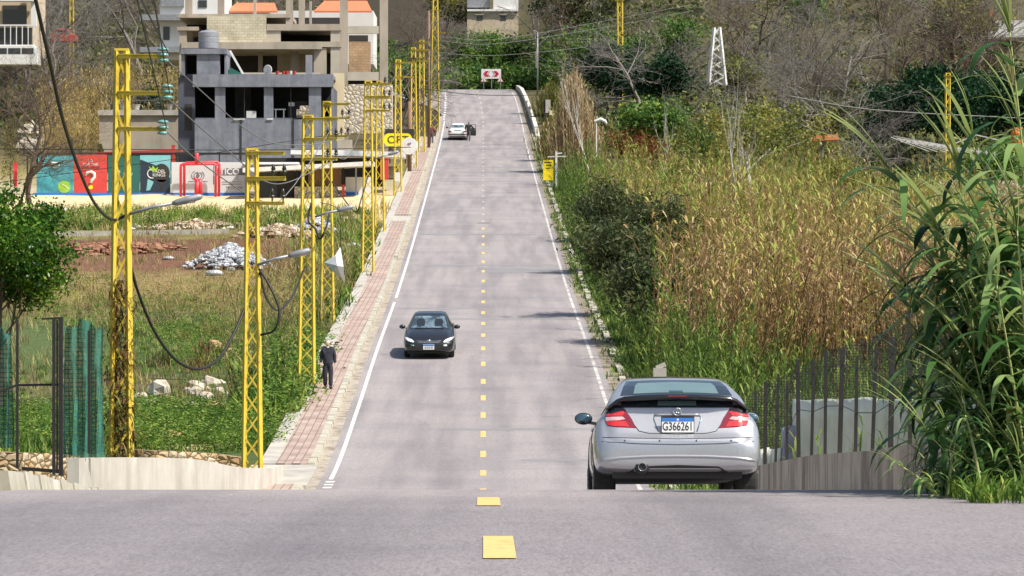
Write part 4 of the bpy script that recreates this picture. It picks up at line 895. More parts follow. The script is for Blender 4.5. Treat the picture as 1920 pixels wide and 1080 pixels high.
part(g, 'roof_hut', 'grey_render', [(340, 425, 91, 101, D+.4, 4), (369, 412, 101, 141, D+.6, 3.2), (340, 346, 101, 141, D+.6, 3), (421, 425, 101, 141, D+.8, 3)])
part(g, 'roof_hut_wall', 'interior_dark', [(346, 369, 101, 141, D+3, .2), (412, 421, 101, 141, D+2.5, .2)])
t = thing('water_tank', 'grey ribbed round water tank on the hut roof', 'water tank', tuple(at(391, 91, D+2)))
r_ = 19*(D+2)/F; mb = MB(); mb.lathe([(.01, 0), (r_, 0), (r_, .35), (r_*.97, .38), (r_, .41), (r_, .75), (r_*.97, .78), (r_, .81), (r_, 1.12), (r_*.7, 1.25), (.2, 1.3)], (0, 0, 0), 24); mb.build('tank', 'tank_grey', t, smooth=False)
MB().lathe([(.01, 1.28), (.2, 1.28), (.2, 1.36), (.01, 1.38)], (0, 0, 0), 14).build('lid', 'tank_grey', t)
def dish(px, py, d, r, label, tilt=-.5):
    t = thing('satellite_dish', label, 'satellite dish', tuple(at(px, py+r*.9*F/d, d))); z = r*.9
    V = []; fs = []; n = 16
    for i in range(5):
        q = r*i/4
        for j in range(n): a = 2*math.pi*j/n; V.append(Vector((q*math.cos(a), -.18*r+(q/r)**2*r*-.18+.2, q*math.sin(a)+0)))
    for i in range(4):
        for j in range(n): fs.append((i*n+j, i*n+(j+1) % n, (i+1)*n+(j+1) % n, (i+1)*n+j))
    R_ = Matrix.Rotation(tilt, 3, 'Z'); mb = MB(); mb.add([R_@v+Vector((0, 0, z)) for v in V], fs); o = mb.build('reflector', 'sign_white', t, smooth=True)
    s_ = o.modifiers.new('s', 'SOLIDIFY'); s_.thickness = .03
    MB().beam((0, 0, 0), (0, .1, z), .05).build('mast', 'steel_grey', t); MB().beam((0, 0, z-r*.6), (.1, -r*.7, z), .025).build('feed_arm', 'steel_grey', t)
dish(501, 131, D+.1, .36, 'white satellite dish on the grey building parapet')
# raw concrete frame behind
D2 = 262.
cf = new('unfinished_building', 'tall unfinished concrete frame building rising behind the grey building', 'building', 530, D2)
part(cf, 'column', 'raw_concrete', [(336, 350, 50, zg, D2, .5)]); 
for x0, x1, y0, y1 in [(347, 360, -20, 28), (408, 420, -20, 28), (475, 480, -20, 28), (536, 549, -20, 46), (560, 571, -20, 46), (580, 584, 2, 46), (637, 652, -20, 320), (712, 727, -20, 300), (588, 612, 90, 140)]:
    part(cf, 'column', 'raw_concrete', [(x0, x1, y0, y1, D2, .5)])
part(cf, 'floor_slab', 'raw_concrete', [(334, 545, 26, 33, D2-.1, 9), (500, 640, 45, 57, D2-.1, 9), (332, 372, 50, 57, D2-.15, 9), (500, 640, 78, 88, D2-.1, 9), (408, 603, 79, 92, D2-.6, 9), (340, 372, 79, 90, D2-.2, 9)])
part(cf, 'beam', 'raw_concrete_light', [(652, 712, 49, 63, D2+.05, .4), (652, 712, 135, 151, D2+.05, .4), (652, 712, -10, -2, D2+.05, .4)])
part(cf, 'block_wall', 'blockwork', [(388, 499, 31, 79, D2-.25, .25)])
part(cf, 'side_pier', 'raw_concrete_light', [(499, 526, 57, 79, D2, .5), (620, 637, 57, 140, D2, .5), (336, 346, 57, 92, D2+.02, .4)])
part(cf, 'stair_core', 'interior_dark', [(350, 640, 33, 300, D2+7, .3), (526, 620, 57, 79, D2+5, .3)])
part(cf, 'inner_wall', 'raw_concrete', [(484, 492, 92, 140, D2+3, .3), (545, 560, 92, 140, D2+2, .3), (350, 362, 57, 79, D2+2, .3), (520, 580, 98, 140, D2+5, .3)])
part(cf, 'red_block_wall', 'red_blockwork', [(654, 695, 78, 135, D2+3, .3)]); part(cf, 'red_block_wall', 'interior_dark', [(654, 690, 66, 78, D2+3.4, .2), (654, 712, 151, 160, D2+.6, 6)])
part(cf, 'cream_wall', 'cream_wall', [(625, 645, 137, 262, D2-6, .4)]); part(cf, 'lower_wall', 'raw_concrete_light', [(625, 660, 262, 320, D2-6, .4), (652, 712, 160, 175, D2+.3, .4)])
part(cf, 'low_partition', 'raw_concrete_light', [(440, 600, 136, 140, D2-4, .2)])
o = MB(at(448, 118, D+3)).beam(at(431, 95, D+3), at(456, 139, D+3), .14).build('wooden_plank', 'print_white'); o.location = at(448, 118, D+3); tag(o, 'pale plank leaning against the concrete frame above the grey parapet', 'plank')
o = MB().prism([(0, 0), (1.1, 0), (.1, .55)], 0, .8).build('roof_sheet', 'banner_green'); 
o.location = at(428, 140, D+2); tag(o, 'small green sheet lying on the grey building roof', 'sheet')
for x in (520, 532, 538, 545, 552):
    o = MB().lathe([(.01, 0), (.11, 0), (.14, .24), (.01, .25)], (0, 0, 0), 10).build('bucket', 'box_white' if x % 2 else 'paint_red'); o.location = at(x, 139.5, D+1.5); tag(o, 'small %s bucket on the grey building roof, %s of five' % ('white' if x % 2 == 0 else 'red', {520: 'leftmost', 532: 'second', 538: 'third', 545: 'fourth', 552: 'rightmost'}[x]), 'bucket', 'buckets on the grey building roof')
o = part(g, 'chimney', 'tank_grey', [(573, 585, 103, 141, D+2, .5)])
stw = new('stone_wall', 'pale rough stone retaining wall to the right of the concrete frame', 'wall', 680, 256)
part(stw, 'stone_face', 'pale_stone', [(645, 735, 158, 250, 258, 2)])
# white and orange roofed houses beyond
D3 = 292.
h = new('white_house', 'white house with balconies behind the concrete frame on the left', 'building', 360, D3)
part(h, 'wall', 'house_white', [(300, 420, -40, 112, D3, 8)]); part(h, 'balcony', 'steel_grey', [(262, 420, 27, 38, D3-1, 1), (262, 345, 88, 98, D3-1, 1), (302, 345, -30, 12, D3-.3, .3)])
for x0, x1, y0, y1 in [(372, 388, 0, 14), (384, 395, 60, 80), (306, 318, 50, 75)]: part(h, 'window', 'window_dark', [(x0, x1, y0, y1, D3-.06, .1)])
h = new('tiled_roof_house', 'house with a bright orange tiled roof seen through the concrete columns', 'building', 540, 300)
part(h, 'wall', 'house_white', [(420, 700, 20, 120, 302, 8)])
def gable(root, x0, x1, yt, yb, d):
    mb = MB(root.location); a, b_ = xa(x0, d), xa(x1, d); zt, zb = za(yt, d), za(yb, d)
    mb.add([(a, d-1, zb), (b_, d-1, zb), (b_-.6, d+4, zt), (a+.6, d+4, zt), (a, d-1, zb-.15), (b_, d-1, zb-.15), (b_-.6, d+4, zt-.2), (a+.6, d+4, zt-.2)], [(0, 1, 2, 3), (4, 7, 6, 5), (0, 4, 5, 1), (1, 5, 6, 2), (2, 6, 7, 3), (3, 7, 4, 0)])
    mb.build('roof', 'tile_red', root)
gable(h, 424, 522, -2, 22, 298); gable(h, 590, 698, -6, 22, 296)
D4 = 432.
h = new('beige_house', 'beige house with two small shuttered windows above the top of the road', 'building', 922, D4)
part(h, 'wall', 'beige_wall', [(876, 972, 20, 110, D4, 8)]); part(h, 'terrace', 'house_white', [(925, 972, -20, 18, D4+.2, 6), (876, 972, 17, 21, D4-.4, 3)]); part(h, 'upper_wall', 'steel_grey', [(876, 918, -30, 14, D4+1, 6)])
for x in (899, 943):
    w_ = part(h, 'window', 'window_dark', [(x-5, x+6, 28, 38, D4-.05, .1)]); part(h, 'sill', 'beige_wall', [(x-8, x+9, 25.5, 28, D4-.25, .3)], parent=w_)
h = new('pink_house', 'house with pale pink walls and a red base behind the trees on the right', 'building', 1130, D4)
part(h, 'wall', 'beige_wall', [(1060, 1112, 3, 60, D4+2, 8)]); part(h, 'white_wall', 'house_white', [(1112, 1146, 2, 60, D4+1, 8)]); part(h, 'red_band', 'paint_red', [(1112, 1147, 48, 58, D4+.8, .2), (1105, 1126, 18, 30, D4+.8, .3)]); part(h, 'roof', 'tile_red', [(1055, 1100, -4, 3, D4+1, 9)])
h = new('balcony_house', 'old house with a white railed balcony in the top left corner', 'building', 30, 300)
part(h, 'wall', 'beige_wall', [(-40, 62, -30, 100, 301, 8)]); part(h, 'frame', 'house_white', [(58, 68, -30, 50, 300, .4), (-40, 66, -4, 2, 299.6, 1)]); part(h, 'window', 'window_dark', [(5, 50, 10, 45, 300.95, .1), (-40, 60, 52, 84, 300.9, .15)])
mb = MB(h.location); pb(mb, -40, 68, 46, 48.5, 298.5, .06)
for x in range(-36, 68, 11): pb(mb, x, x+1.6, 48, 84, 298.5, .04)
mb.build('railing', 'house_white', h)
# white minibus
v = thing('white_minibus', 'white minibus parked under the balcony in the top left', 'van', tuple(at(20, 124, 286)))
mb = MB(); prof = [(-3.0, .1), (-3.0, 1.0), (-2.85, 1.55), (-2.5, 1.72), (1.9, 1.72), (2.05, 1.5), (2.15, .9), (2.2, .5), (2.2, .1)]
mb.prism(prof, 0, 1.8); mb.build('body', 'paint_white', v, bevel=.06)
for a, b_ in [(-2.6, -1.5), (-1.4, -.3), (-.2, .8), (.9, 1.85)]: MB().span((a, -.02, .98), (b_, .02, 1.45)).build('window', 'window_dark', v)
for x in (-2, 1.5): wheel(v, x, .2, .32, .2).rotation_euler = (0, 0, rad(90))
# terrace wall with planters behind the court
tw = new('terrace_wall', 'grey stone terrace wall with a pale coping behind the sports court', 'wall', 260, 262)
part(tw, 'stone_face', 'raw_concrete', [(186, 334, 215, 285, 262, 1.5)]); part(tw, 'coping', 'concrete', [(184, 336, 206, 216, 261.8, 1.9)])
for x in (255, 232, 320):
    p_ = thing('planter', 'round stone planter on the terrace coping, %s of three' % {255: 'middle', 232: 'leftmost', 320: 'rightmost'}[x], 'planter', tuple(at(x, 206, 262.6)), 0, 'planters on the terrace wall')
    MB().lathe([(.01, 0), (.22, 0), (.3, .3), (.36, .42), (.3, .42), (.25, .36), (.01, .36)], (0, 0, 0), 12).build('bowl', 'concrete', p_)
def rocks(specs, m, label, group, name='rock', cat_='rock', labels=None):
    for k, (px, py, r, sx, sz) in enumerate(specs):
        d = float(ground_d(px, py)); x = xa(px, d); mb = MB(); r *= 1.25; mb.ball((0, 0, 0), r, 7, 5, sx, 1, sz, .16); o = mb.build(name, m); o.location = (x, d, Tz(x, d)+r*sz*.35); o.rotation_euler = (random.uniform(-.3, .3), random.uniform(-.3, .3), random.uniform(0, 6)); tag(o, labels[k] if labels else label, cat_, group)
def ground_d(px, py, lo=86, hi=420):
    dd = np.arange(lo, hi, .25); y = 540-T((px-960)*dd/F, dd)*F/dd; k = np.where(y <= py)[0]; return dd[k[0]] if len(k) else hi
mat('rock_pale', [(.25, .21, .15), (.46, .41, .33), (.56, .52, .45)], 2.2, .9, bump=.3, detail=7); mat('rock_orange', [(.38, .23, .11), (.52, .36, .2)], 2, .9, bump=.3)
rocks([(60, 262, 1.0, 1.5, .9), (90, 276, .8, 1.4, .8), (52, 285, .7, 1.2, 1.0), (118, 268, .5, 1.3, .8), (76, 248, .6, 1.6, .8)], 'rock_pale', 'big pale boulder in the rockery behind the court', 'boulders in the rockery behind the court', cat_='boulder', labels=['widest pale boulder in the rockery behind the teal banner', 'pale boulder low in the rockery, just above the teal banner', 'pale boulder at the left foot of the rockery', 'small pale boulder at the right end of the rockery', 'flat pale boulder topmost in the rockery'])
# ---- sports court banners (d = 238)
DB_ = 238.
mb = MB((xa(260, DB_), DB_, 0)); pb(mb, 48, 466, 286, 290, DB_+.3, .12); pb(mb, 48, 466, 364, 378, DB_+.2, .2)
for x in range(50, 470, 40): pb(mb, x, x+2.5, 286, 378, DB_+.25, .12)
ct = thing('court_fence', 'low fence with a blue kickboard carrying the row of printed banners', 'fence', (xa(260, DB_), DB_, 0)); mb.build('frame', 'iron_black', ct)
mb = MB(ct.location); pb(mb, 62, 462, 361.5, 370, DB_+.0, .12); mb.build('kickboard', 'court_blue', ct); mb = MB(ct.location); pb(mb, 62, 462, 370, 373, DB_-.1, .3); mb.build('kerb_strip', 'concrete', ct)
def banner(label, x0, x1, y0, y1, m, name='banner'):
    c = at((x0+x1)/2, y1, DB_); b_ = thing(name, label, 'banner', tuple(c), 0, 'printed banners along the court fence')
    W_ = (x1-x0)*DB_/F; H_ = (y1-y0)*DB_/F; MB().box((0, .06, H_/2), (W_-.03, .04, H_)).build('board', m, b_); return b_, W_, H_
def flat(root, name, m, poly, y=.03, t=.01): return MB().prism(poly, y-t, y).build(name, m, root)
def blob(cx, cz, rx, rz_, n=20, a0=0, a1=360): return [(cx+rx*math.cos(rad(a0+(a1-a0)*i/n)), cz+rz_*math.sin(rad(a0+(a1-a0)*i/n))) for i in range(n)]
def arc(root, name, m, cx, cz, r, a0, a1, w=.05, y=.03, sq=1): 
    return MB().tube([(cx+r*math.cos(rad(a)), y, cz+sq*r*math.sin(rad(a))) for a in np.linspace(a0, a1, 14)], w, 5).build(name, m, root)
b1, W1, H1 = banner('teal banner with a lime green ball and a white curved mark', 68, 138, 292, 362, 'banner_teal')
flat(b1, 'ball', 'ball_green', blob(.62, .42, .42, .42), .035); arc(b1, 'ball_seam', 'print_white', .45, .1, .45, 20, 85, .02, .02)
arc(b1, 'mark', 'print_white', .1, H1-.62, .17, -90, 90, .05, .02); MB().beam((-.25, .02, H1-.45), (.1, .02, H1-.45), .08).beam((-.12, .02, H1-.79), (.1, .02, H1-.79), .08).beam((-.25, .02, H1-.62), (.05, .02, H1-.62), .06).build('mark', 'print_white', b1)
b2, W2, H2 = banner('red banner with a big white question mark on a yellow dot', 138, 201, 290, 362, 'banner_red')
text_mesh('LO', .24, 'banner_text', 'print_white', b2, (.0, .03, H2-.42)); text_mesh('FOR THE', .26, 'banner_text', 'print_white', b2, (.0, .03, H2-.66)); text_mesh('CHALLENGE', .22, 'banner_text', 'banner_navy', b2, (.0, .03, H2-.87))
MB().tube([(-.32, .02, 1.18), (-.22, .02, 1.38), (.02, .02, 1.45), (.25, .02, 1.32), (.27, .02, 1.08), (.1, .02, .88), (.02, .02, .68)], [.07, .1, .11, .11, .11, .11, .1], 8).build('question_mark', 'print_white', b2, smooth=True)
flat(b2, 'dot', 'sign_yellow', blob(.02, .40, .15, .15), .02)
b3, W3_, H3 = banner('dark green banner with small white words, behind the tall pole', 202, 262, 292, 362, 'banner_green'); text_mesh('VIEW', .26, 'banner_text', 'print_white', b3, (.28, .03, 1.25)); text_mesh('M', .3, 'banner_text', 'print_white', b3, (-.35, .03, 1.4))
b4, W4, H4 = banner('dark navy and cyan banner with a black racket', 262, 320, 291, 362, 'banner_cyan')
flat(b4, 'dark_field', 'banner_navy', [(-1.0, .02), (1.0, .02), (1.0, 1.0), (.3, 1.75), (-.2, 1.95), (-1.0, 2.25)], .036); flat(b4, 'racket', 'interior_dark', blob(.42, 1.35, .55, .62), .028); flat(b4, 'racket_throat', 'interior_dark', [(.1, .9), (.75, .9), (.42, .35)], .028)
flat(b4, 'racket_handle', 'interior_dark', blob(.42, .35, .1, .35, 8), .026); flat(b4, 'figure', 'banner_cyan', [(-.6, .15), (-.35, .2), (-.1, .75), (-.5, .95)], .024); arc(b4, 'crown_ring', 'print_white', -.22, 1.3, .3, 100, 290, .035, .02); flat(b4, 'crown', 'ball_green', [(-.3, 1.5), (.1, 1.45), (.2, 1.75), (.0, 1.62), (-.15, 1.85), (-.25, 1.65), (-.45, 1.8)], .024)
text_mesh('PADEL', .3, 'banner_text', 'print_white', b4, (.25, .018, 1.45)); text_mesh('KINGS', .3, 'banner_text', 'print_white', b4, (.25, .018, 1.2))
b5, W5, H5 = banner('white board with a dark leaf emblem framed by the red inflatable arch', 321, 400, 304, 362, 'banner_white')
flat(b5, 'emblem', 'print_grey', [(.36, .95), (.25, 1.15), (.36, 1.45), (.5, 1.15)], .03)
for r0, a0, a1 in [(.26, 100, 250), (.28, -60, 70), (.42, 120, 230), (.42, -50, 50)]: arc(b5, 'emblem', 'print_grey', .38, 1.18, r0, a0, a1, .022, .03, .8)
MB().box((.38, .03, .78), (1.3, .01, .035)).build('caption_line', 'print_grey', b5)
b6, W6, H6 = banner('white board with a dark stripe and big white letters', 401, 462, 304, 362, 'banner_white')
flat(b6, 'stripe', 'print_grey', [(-1.0, 1.2), (1.0, 1.2), (1.0, 1.66), (-1.0, 1.66)], .034); text_mesh('TICO', .56, 'banner_text', 'print_white', b6, (-.05, .02, 1.42), bold=.012); text_mesh('C', .3, 'banner_text', 'print_grey', b6, (.5, .03, .98)); text_mesh('79 117 213', .24, 'banner_text', 'ink_black', b6, (.25, .03, .35))
for z_ in (.75, .6): MB().box((.1, .03, z_), (1.3, .01, .03)).build('caption_line', 'print_grey', b6)
ar = thing('inflatable_arch', 'bright red inflatable arch frame standing before the white board', 'arch', tuple(at(372, 368, DB_-1.6)))
k = (DB_-1.6)/F; mb = MB()
def q(px, py, y=0): return ((px-372)*k, y, (368-py)*k)
for y in (0, 1.0):
    o_ = 4 if y else 0; mb.tube([q(339+o_, 369, y), q(339+o_, 312-o_, y), q(343+o_, 308-o_, y), q(402+o_, 307-o_, y), q(405+o_, 312-o_, y), q(404+o_, 369, y)], .09, 8)
mb.beam(q(339, 310), q(343, 306, 1), .14).beam(q(404, 310), q(408, 306, 1), .14).tube([q(369, 306), q(369, 287)], .14, 8); mb.build('frame', 'inflatable_red', ar, smooth=True)
MB().tube([q(369, 366), q(370, 340)], .17, 8).tube([q(376, 364), q(376, 345), q(374, 335)], .13, 8).tube([q(368, 340), q(365, 333)], .1, 8).build('cushion', 'inflatable_red', ar, smooth=True)
for x, lab in ((29, 'red painted post left of the banners'), (325, 'short red post above the white board')):
    o = MB().box((0, 0, .8), (.22, .2, 1.6)).box((0, 0, 1.62), (.26, .24, .05)).build('post', 'inflatable_red' if x < 100 else 'paint_red'); o.location = at(x, 350 if x < 100 else 318, DB_+1); tag(o, lab, 'post')
o = MB(at(200, 282, DB_+3)).prism([(xa(135, DB_+3), za(287, DB_+3)), (xa(338, DB_+3), za(280, DB_+3)), (xa(338, DB_+3), za(283, DB_+3)), (xa(135, DB_+3), za(291, DB_+3))], DB_+3, DB_+5).build('awning_beam', 'paint_red'); o.location = at(200, 282, DB_+3); tag(o, 'long faded red beam above the court fence', 'beam')
# ---- kiosk with white canopies at the pavement
K = 236.
kk = new('kiosk', 'low kiosk with long white canopy edges and dark glass, right of the banners', 'building', 600, K)
part(kk, 'glass_wall', 'window_dark', [(478, 520, 320, 376, K, .1)]); part(kk, 'door', 'interior_dark', [(520, 552, 318, 378, K+.1, .1)]); part(kk, 'stone_base', 'pale_stone', [(552, 632, 350, 384, K-.4, .8)])
part(kk, 'brown_panel', 'wood_pole', [(578, 640, 312, 350, K+.2, .1)]); part(kk, 'white_panel', 'house_white', [(648, 700, 332, 366, K+.6, .1)]); part(kk, 'blue_panel', 'court_blue', [(649, 672, 360, 367, K+.4, .1)]); part(kk, 'rear_wall', 'interior_dark', [(478, 720, 296, 350, K+4, .2)])
for x in (555, 604, 642): part(kk, 'post', 'iron_black', [(x, x+3, 312, 378, K-.2, .12)])
part(kk, 'post', 'steel_grey', [(666, 669, 312, 365, K-.6, .1)])
def canopy(x0, y0, x1, y1, d, th, dep):
    a, b_ = at(x0, y0, d), at(x1, y1, d); mb = MB(kk.location); t = th*d/F
    mb.add([a, b_, b_+Vector((0, 0, t)), a+Vector((0, 0, t)), a+Vector((0, dep, 0)), b_+Vector((0, dep, 0)), b_+Vector((0, dep, t)), a+Vector((0, dep, t))], [(0, 1, 2, 3), (5, 4, 7, 6), (0, 4, 5, 1), (3, 2, 6, 7), (0, 3, 7, 4), (1, 5, 6, 2)]); mb.build('canopy', 'sign_white', kk)
canopy(455, 323, 700, 310, K-2, 8, 3); canopy(545, 289, 758, 295, K+2, 10, 4); canopy(455, 308, 560, 308, K+1, 4, 2)
for x0, x1, m_, l in ((713, 718, 'paint_orange', 'orange gate pillar beside the pavement kiosk'), (721, 728, 'inflatable_red', 'bright red gate pillar beside the orange one'), (641, 646, 'paint_red', 'dark red pillar at the right end of the stone base')):
    y0, y1 = (298, 337) if x0 > 700 else (348, 376); d = K+2 if x0 > 700 else K-1; o = MB(at(x0, y1, d)); pb(o, x0, x1, y0, y1, d, .2); pb(o, x0-1, x1+1, y0-1.5, y0, d-.03, .26); o = o.build('gate_pillar', m_); o.location = at(x0, y1, d); tag(o, l, 'pillar')
o = MB((xa(735, K+3), K+3, 0))
for i in range(9): x_ = 728+i*2.2; o.beam(at(x_, 312, K+3), at(x_, 337, K+3), .05)
o.beam(at(727, 313, K+3), at(747, 313, K+3), .05).beam(at(727, 335, K+3), at(747, 335, K+3), .05)
o = o.build('iron_gate', 'iron_black'); o.location = (xa(735, K+3), K+3, 0); tag(o, 'black iron gate between the red pillar and the meter box pole', 'gate')
# ---- signs
def rrect(w, h, r, n=6):
    P = []
    for cx, cz, a in ((w/2-r, h/2-r, 0), (-w/2+r, h/2-r, 90), (-w/2+r, -h/2+r, 180), (w/2-r, -h/2+r, 270)): P += [(cx+r*math.cos(rad(a+90*i/n)), cz+r*math.sin(rad(a+90*i/n))) for i in range(n+1)]
    return P
sg = thing('shop_sign', 'yellow rounded sign with dark letters on thin posts above the kiosk', 'sign', tuple(at(746, 262, 241))); kx = 241/F
MB().prism(rrect(52*kx, 24*kx, 9*kx), 0, .18).build('panel', 'sign_yellow', sg); MB().box((.1, .35, .2), (54*kx, .3, 30*kx)).build('backing', 'interior_dark', sg)
text_mesh('OPT', .72, 'sign_text', 'ink_black', sg, (.0, -.02, -.02), sx=1.05); 
for x in (-.55, .5): MB().beam((x, .3, -1.6), (x, .3, -.3), .07).build('post', 'iron_black', sg)
sg = thing('round_sign', 'round white sign with a small looping mark, beside the yellow sign', 'sign', tuple(at(767, 274, 236.5)))
MB().lathe([(.001, -.06), (.55, -.06), (.57, 0), (.55, .06), (.001, .06)], (0, 0, 0), 28, 'Y').build('disc', 'sign_white', sg)
MB().tube([(-.13, -.075, .12), (-.03, -.075, .2), (.03, -.075, .14), (-.06, -.075, .06)], .022, 5).build('mark', 'sign_red', sg); MB().tube([(0, -.075, .08), (.08, -.075, .13), (.14, -.075, .2), (.06, -.075, .24)], .022, 5).build('mark', 'court_blue', sg)
MB().beam((-.56, .05, 0), (-.75, .05, .0), .06).build('bracket', 'steel_grey', sg)
cs = thing('chevron_sign', 'wide white board with red arrows pointing left and right at the top of the road', 'sign', tuple(at(921, 166, 404))); kx = 404/F
MB().box((0, 0, 27.5*kx), (37*kx, .06, 18*kx)).build('board', 'sign_white', cs)
for q_ in (-1, 1):
    for j, (m_, w_) in enumerate((('sign_red', .34), ('lamp_red', .13), ('lamp_red', .09))):
        x = q_*(15-3.9*j)*kx; z = 27.5*kx; h_ = 5.3*kx
        flat(cs, 'chevron', 'sign_red', [(x, z), (x-q_*.26, z+h_), (x-q_*(.26+w_), z+h_), (x-q_*w_, z), (x-q_*(.26+w_), z-h_), (x-q_*.26, z-h_)], -.03, .02)
MB().beam((.05, .06, 0), (.05, .06, 18*kx), .09).build('post', 'steel_grey', cs)
for q_ in (-1, 1): MB().beam((q_*16.5*kx, .06, 36*kx), (q_*16.5*kx, .06, 39*kx), .07).build('post', 'steel_grey', cs)
for x, lab in ((907, 'left of the two small triangular warning signs under the arrow board'), (938, 'right of the two small triangular warning signs under the arrow board')):
    w_ = thing('warning_sign', lab, 'sign', tuple(at(x, 167, 403.4)), 0, 'triangular warning signs'); 
    flat(w_, 'rim', 'sign_red', [(-.38, .82), (.38, .82), (0, 1.42)], 0, .03); flat(w_, 'triangle', 'sign_white', [(-.30, .86), (.30, .86), (0, 1.34)], -.035, .01); MB().beam((0, .05, 0), (0, .05, .9), .07).build('post', 'steel_grey', w_)
    flat(w_, 'mark', 'ink_black', [(-.04, .92), (.04, .92), (.02, 1.15), (-.05, 1.1)], -.047, .01)
ys_ = new('yellow_sign', 'tall orange-yellow sign board with dark writing beside the right kerb', 'sign', 1028, 246)
kx = 246/F; zb = za(338, 246)-ys_.location.z; zt = za(300, 246)-ys_.location.z
mb = MB(); mb.box((0, 0, (zb+zt)/2), (19*kx, .12, zt-zb)); mb.build('panel', 'sign_yellow', ys_).data.materials[0] = M['sign_yellow']
bpy.data.materials['sign_yellow'].node_tree.nodes['Principled BSDF']
for i in range(3): MB().box((random.uniform(-.05, .05), -.07, zt-.16-.2*i), (.5-.12*i, .02, .06)).build('writing', 'ink_black', ys_)
for x in (-.3, .3): MB().beam((x, .08, 0), (x, .08, zb), .07).build('post', 'steel_grey', ys_)
tp = new('utility_box', 'dark pole with a pale upper end and a yellow box beside the right kerb', 'utility pole', 1024, 290)
kx = 290/F; z0 = tp.location.z
MB().beam((0, 0, -.2), (0, 0, za(186, 290)-z0), .38, .3).build('pole', 'iron_black', tp); MB().span((-.05, -.22, za(212, 290)-z0), (.35, -.16, za(187, 290)-z0)).build('plate', 'concrete', tp); MB().span((.25, -.3, za(216, 290)-z0), (.65, .1, za(207, 290)-z0)).build('box', 'cream_wall', tp)
gp = new('pipe_stand', 'white pipe frame standing among the reeds behind the orange-yellow sign', 'frame', 1043, 244)
z0 = gp.location.z; MB().beam((0, 0, -.2), (0, 0, za(284, 244)-z0), .12).beam((-.1, 0, za(288, 244)-z0), (.4, 0, za(287, 244)-z0), .08).beam((-.6, 0, za(294, 244)-z0), (.7, 0, za(293, 244)-z0), .06).build('pipes', 'house_white', gp)
# ------------------------------------------------------------------ vegetation: templates
leafmat('reed_leaf', ['4a3c24', '7c683e', 'a68f5a', 'b0a45a', '949a4a', '6c843c', '4c6a2c'], .26)
leafmat('reed_dry', ['58462e', '8e7250', 'b3966c', 'd2ba90'], .22)
leafmat('reed_green', ['293e1c', '446028', '688436', '98a454'], .4)
leafmat('cane_green', ['26401f', '3b5f2f', '5c8444', '94ae6c', '9aa060'], .38, rough=.4)
leafmat('grass_green', ['2a421a', '466626', '6c8c36', 'a2ac54'], .38)
leafmat('grass_dry', ['4f4430', '7d6c48', 'a8966a', 'a39c62', '6a7444'], .3)
leafmat('dark_leaf', ['1a2415', '2e3a22', '445030', '646a40', '80704a'], .28)
leafmat('evergreen_leaf', ['0b1d12', '12301b', '1d4424', '2f6230'], .25)
leafmat('bright_leaf', ['23401c', '40622a', '66863a', 'a0a850'], .35)
leafmat('olive_leaf', ['343f1c', '56622a', '7a803a', '968c48', '6a5c34'], .3)
leafmat('citrus_leaf', ['12260c', '234512', '3f6a1c', '6f8c2a', '94a838'], .32, rough=.32)
leafmat('red_brown_leaf', ['3c2416', '5a3018', '7a4220', '6a5a30'], .3)
leafmat('flower', ['b8b060', 'd8d49a'], .2); leafmat('grass_brown', ['3c2c1c', '5c4428', '7a6038', '8a7a48'], .3)
leafmat('plume', ['8f7a5a', 'b8a27c', 'd2bf9c'], .3)
mat('bark_grey', [(.07, .062, .055), (.17, .155, .14), (.27, .25, .23)], 3, .9, detail=6, stretch=(3, 3, 1)); mat('bark_brown', [(.07, .05, .035), (.15, .11, .08)], 3, .9)
mat('bark_pale', [(.35, .33, .29), (.55, .52, .47)], 3, .85); mat('cane_stem', [(.22, .26, .08), (.38, .38, .15)], 3, .6)
def reed_template(h, nl, leafL, w, dryness, plume=False, tilt=.0, stem=.012, up=(.5, 1.1), seg=2, ns=3, start=.15):
    parts = []; pts = [(tilt*z*z*.4, 0, z*h) for z in (0, .5, 1)]; v, q_ = np_tube(pts, [stem, stem*.85, stem*.3], ns); parts.append((v, q_, .25+.2*random.random()))
    for i in range(nl):
        t = start+(1-start)*(i+random.random())/nl; az = random.uniform(0, 2*math.pi) if random.random() < .5 else (i % 2)*math.pi+random.uniform(-.5, .5)
        L = leafL*random.uniform(.6, 1.15)*(1-.35*abs(t-.7)); p = (tilt*t*t*.4, 0, t*h)
        v, q_ = strip_leaf(L, w*random.uniform(.7, 1.2), random.uniform(*up), random.uniform(.7, 2.2), seg, az, p); parts.append((v, q_, min(1, max(0, (t*1.1 if not dryness else random.random())*random.uniform(.7, 1.1)))))
    if plume:
        for k in range(10):
            t = h+.02*k; v, q_ = strip_leaf(.35, .05, rad(80)-random.random()*.5, .3, 1, random.uniform(0, 6.3), (tilt*.4, 0, t)); parts.append((v, q_, .1))
    return cat(parts)
def tuft_template(n, h, w, spread, droop=(.3, 1.2), seg=2):
    parts = []
    for i in range(n):
        az = random.uniform(0, 6.3); r_ = spread*math.sqrt(random.random()); v, q_ = strip_leaf(h*random.uniform(.5, 1.1), w, random.uniform(.9, 1.5), random.uniform(*droop), seg, random.uniform(0, 6.3), (r_*math.cos(az), r_*math.sin(az), 0)); parts.append((v, q_, random.random()))
    return cat(parts)
def leafcloud(n, L, W, jit=1.0, dens=None):
    """n random leaf faces inside a unit blob: returns a template"""
    u = RNG.normal(size=(n, 3)); u /= np.linalg.norm(u, axis=1)[:, None]; r_ = RNG.uniform(.25, 1, n)**.6; c = u*r_[:, None]
    return leaves_at(c, L, W)
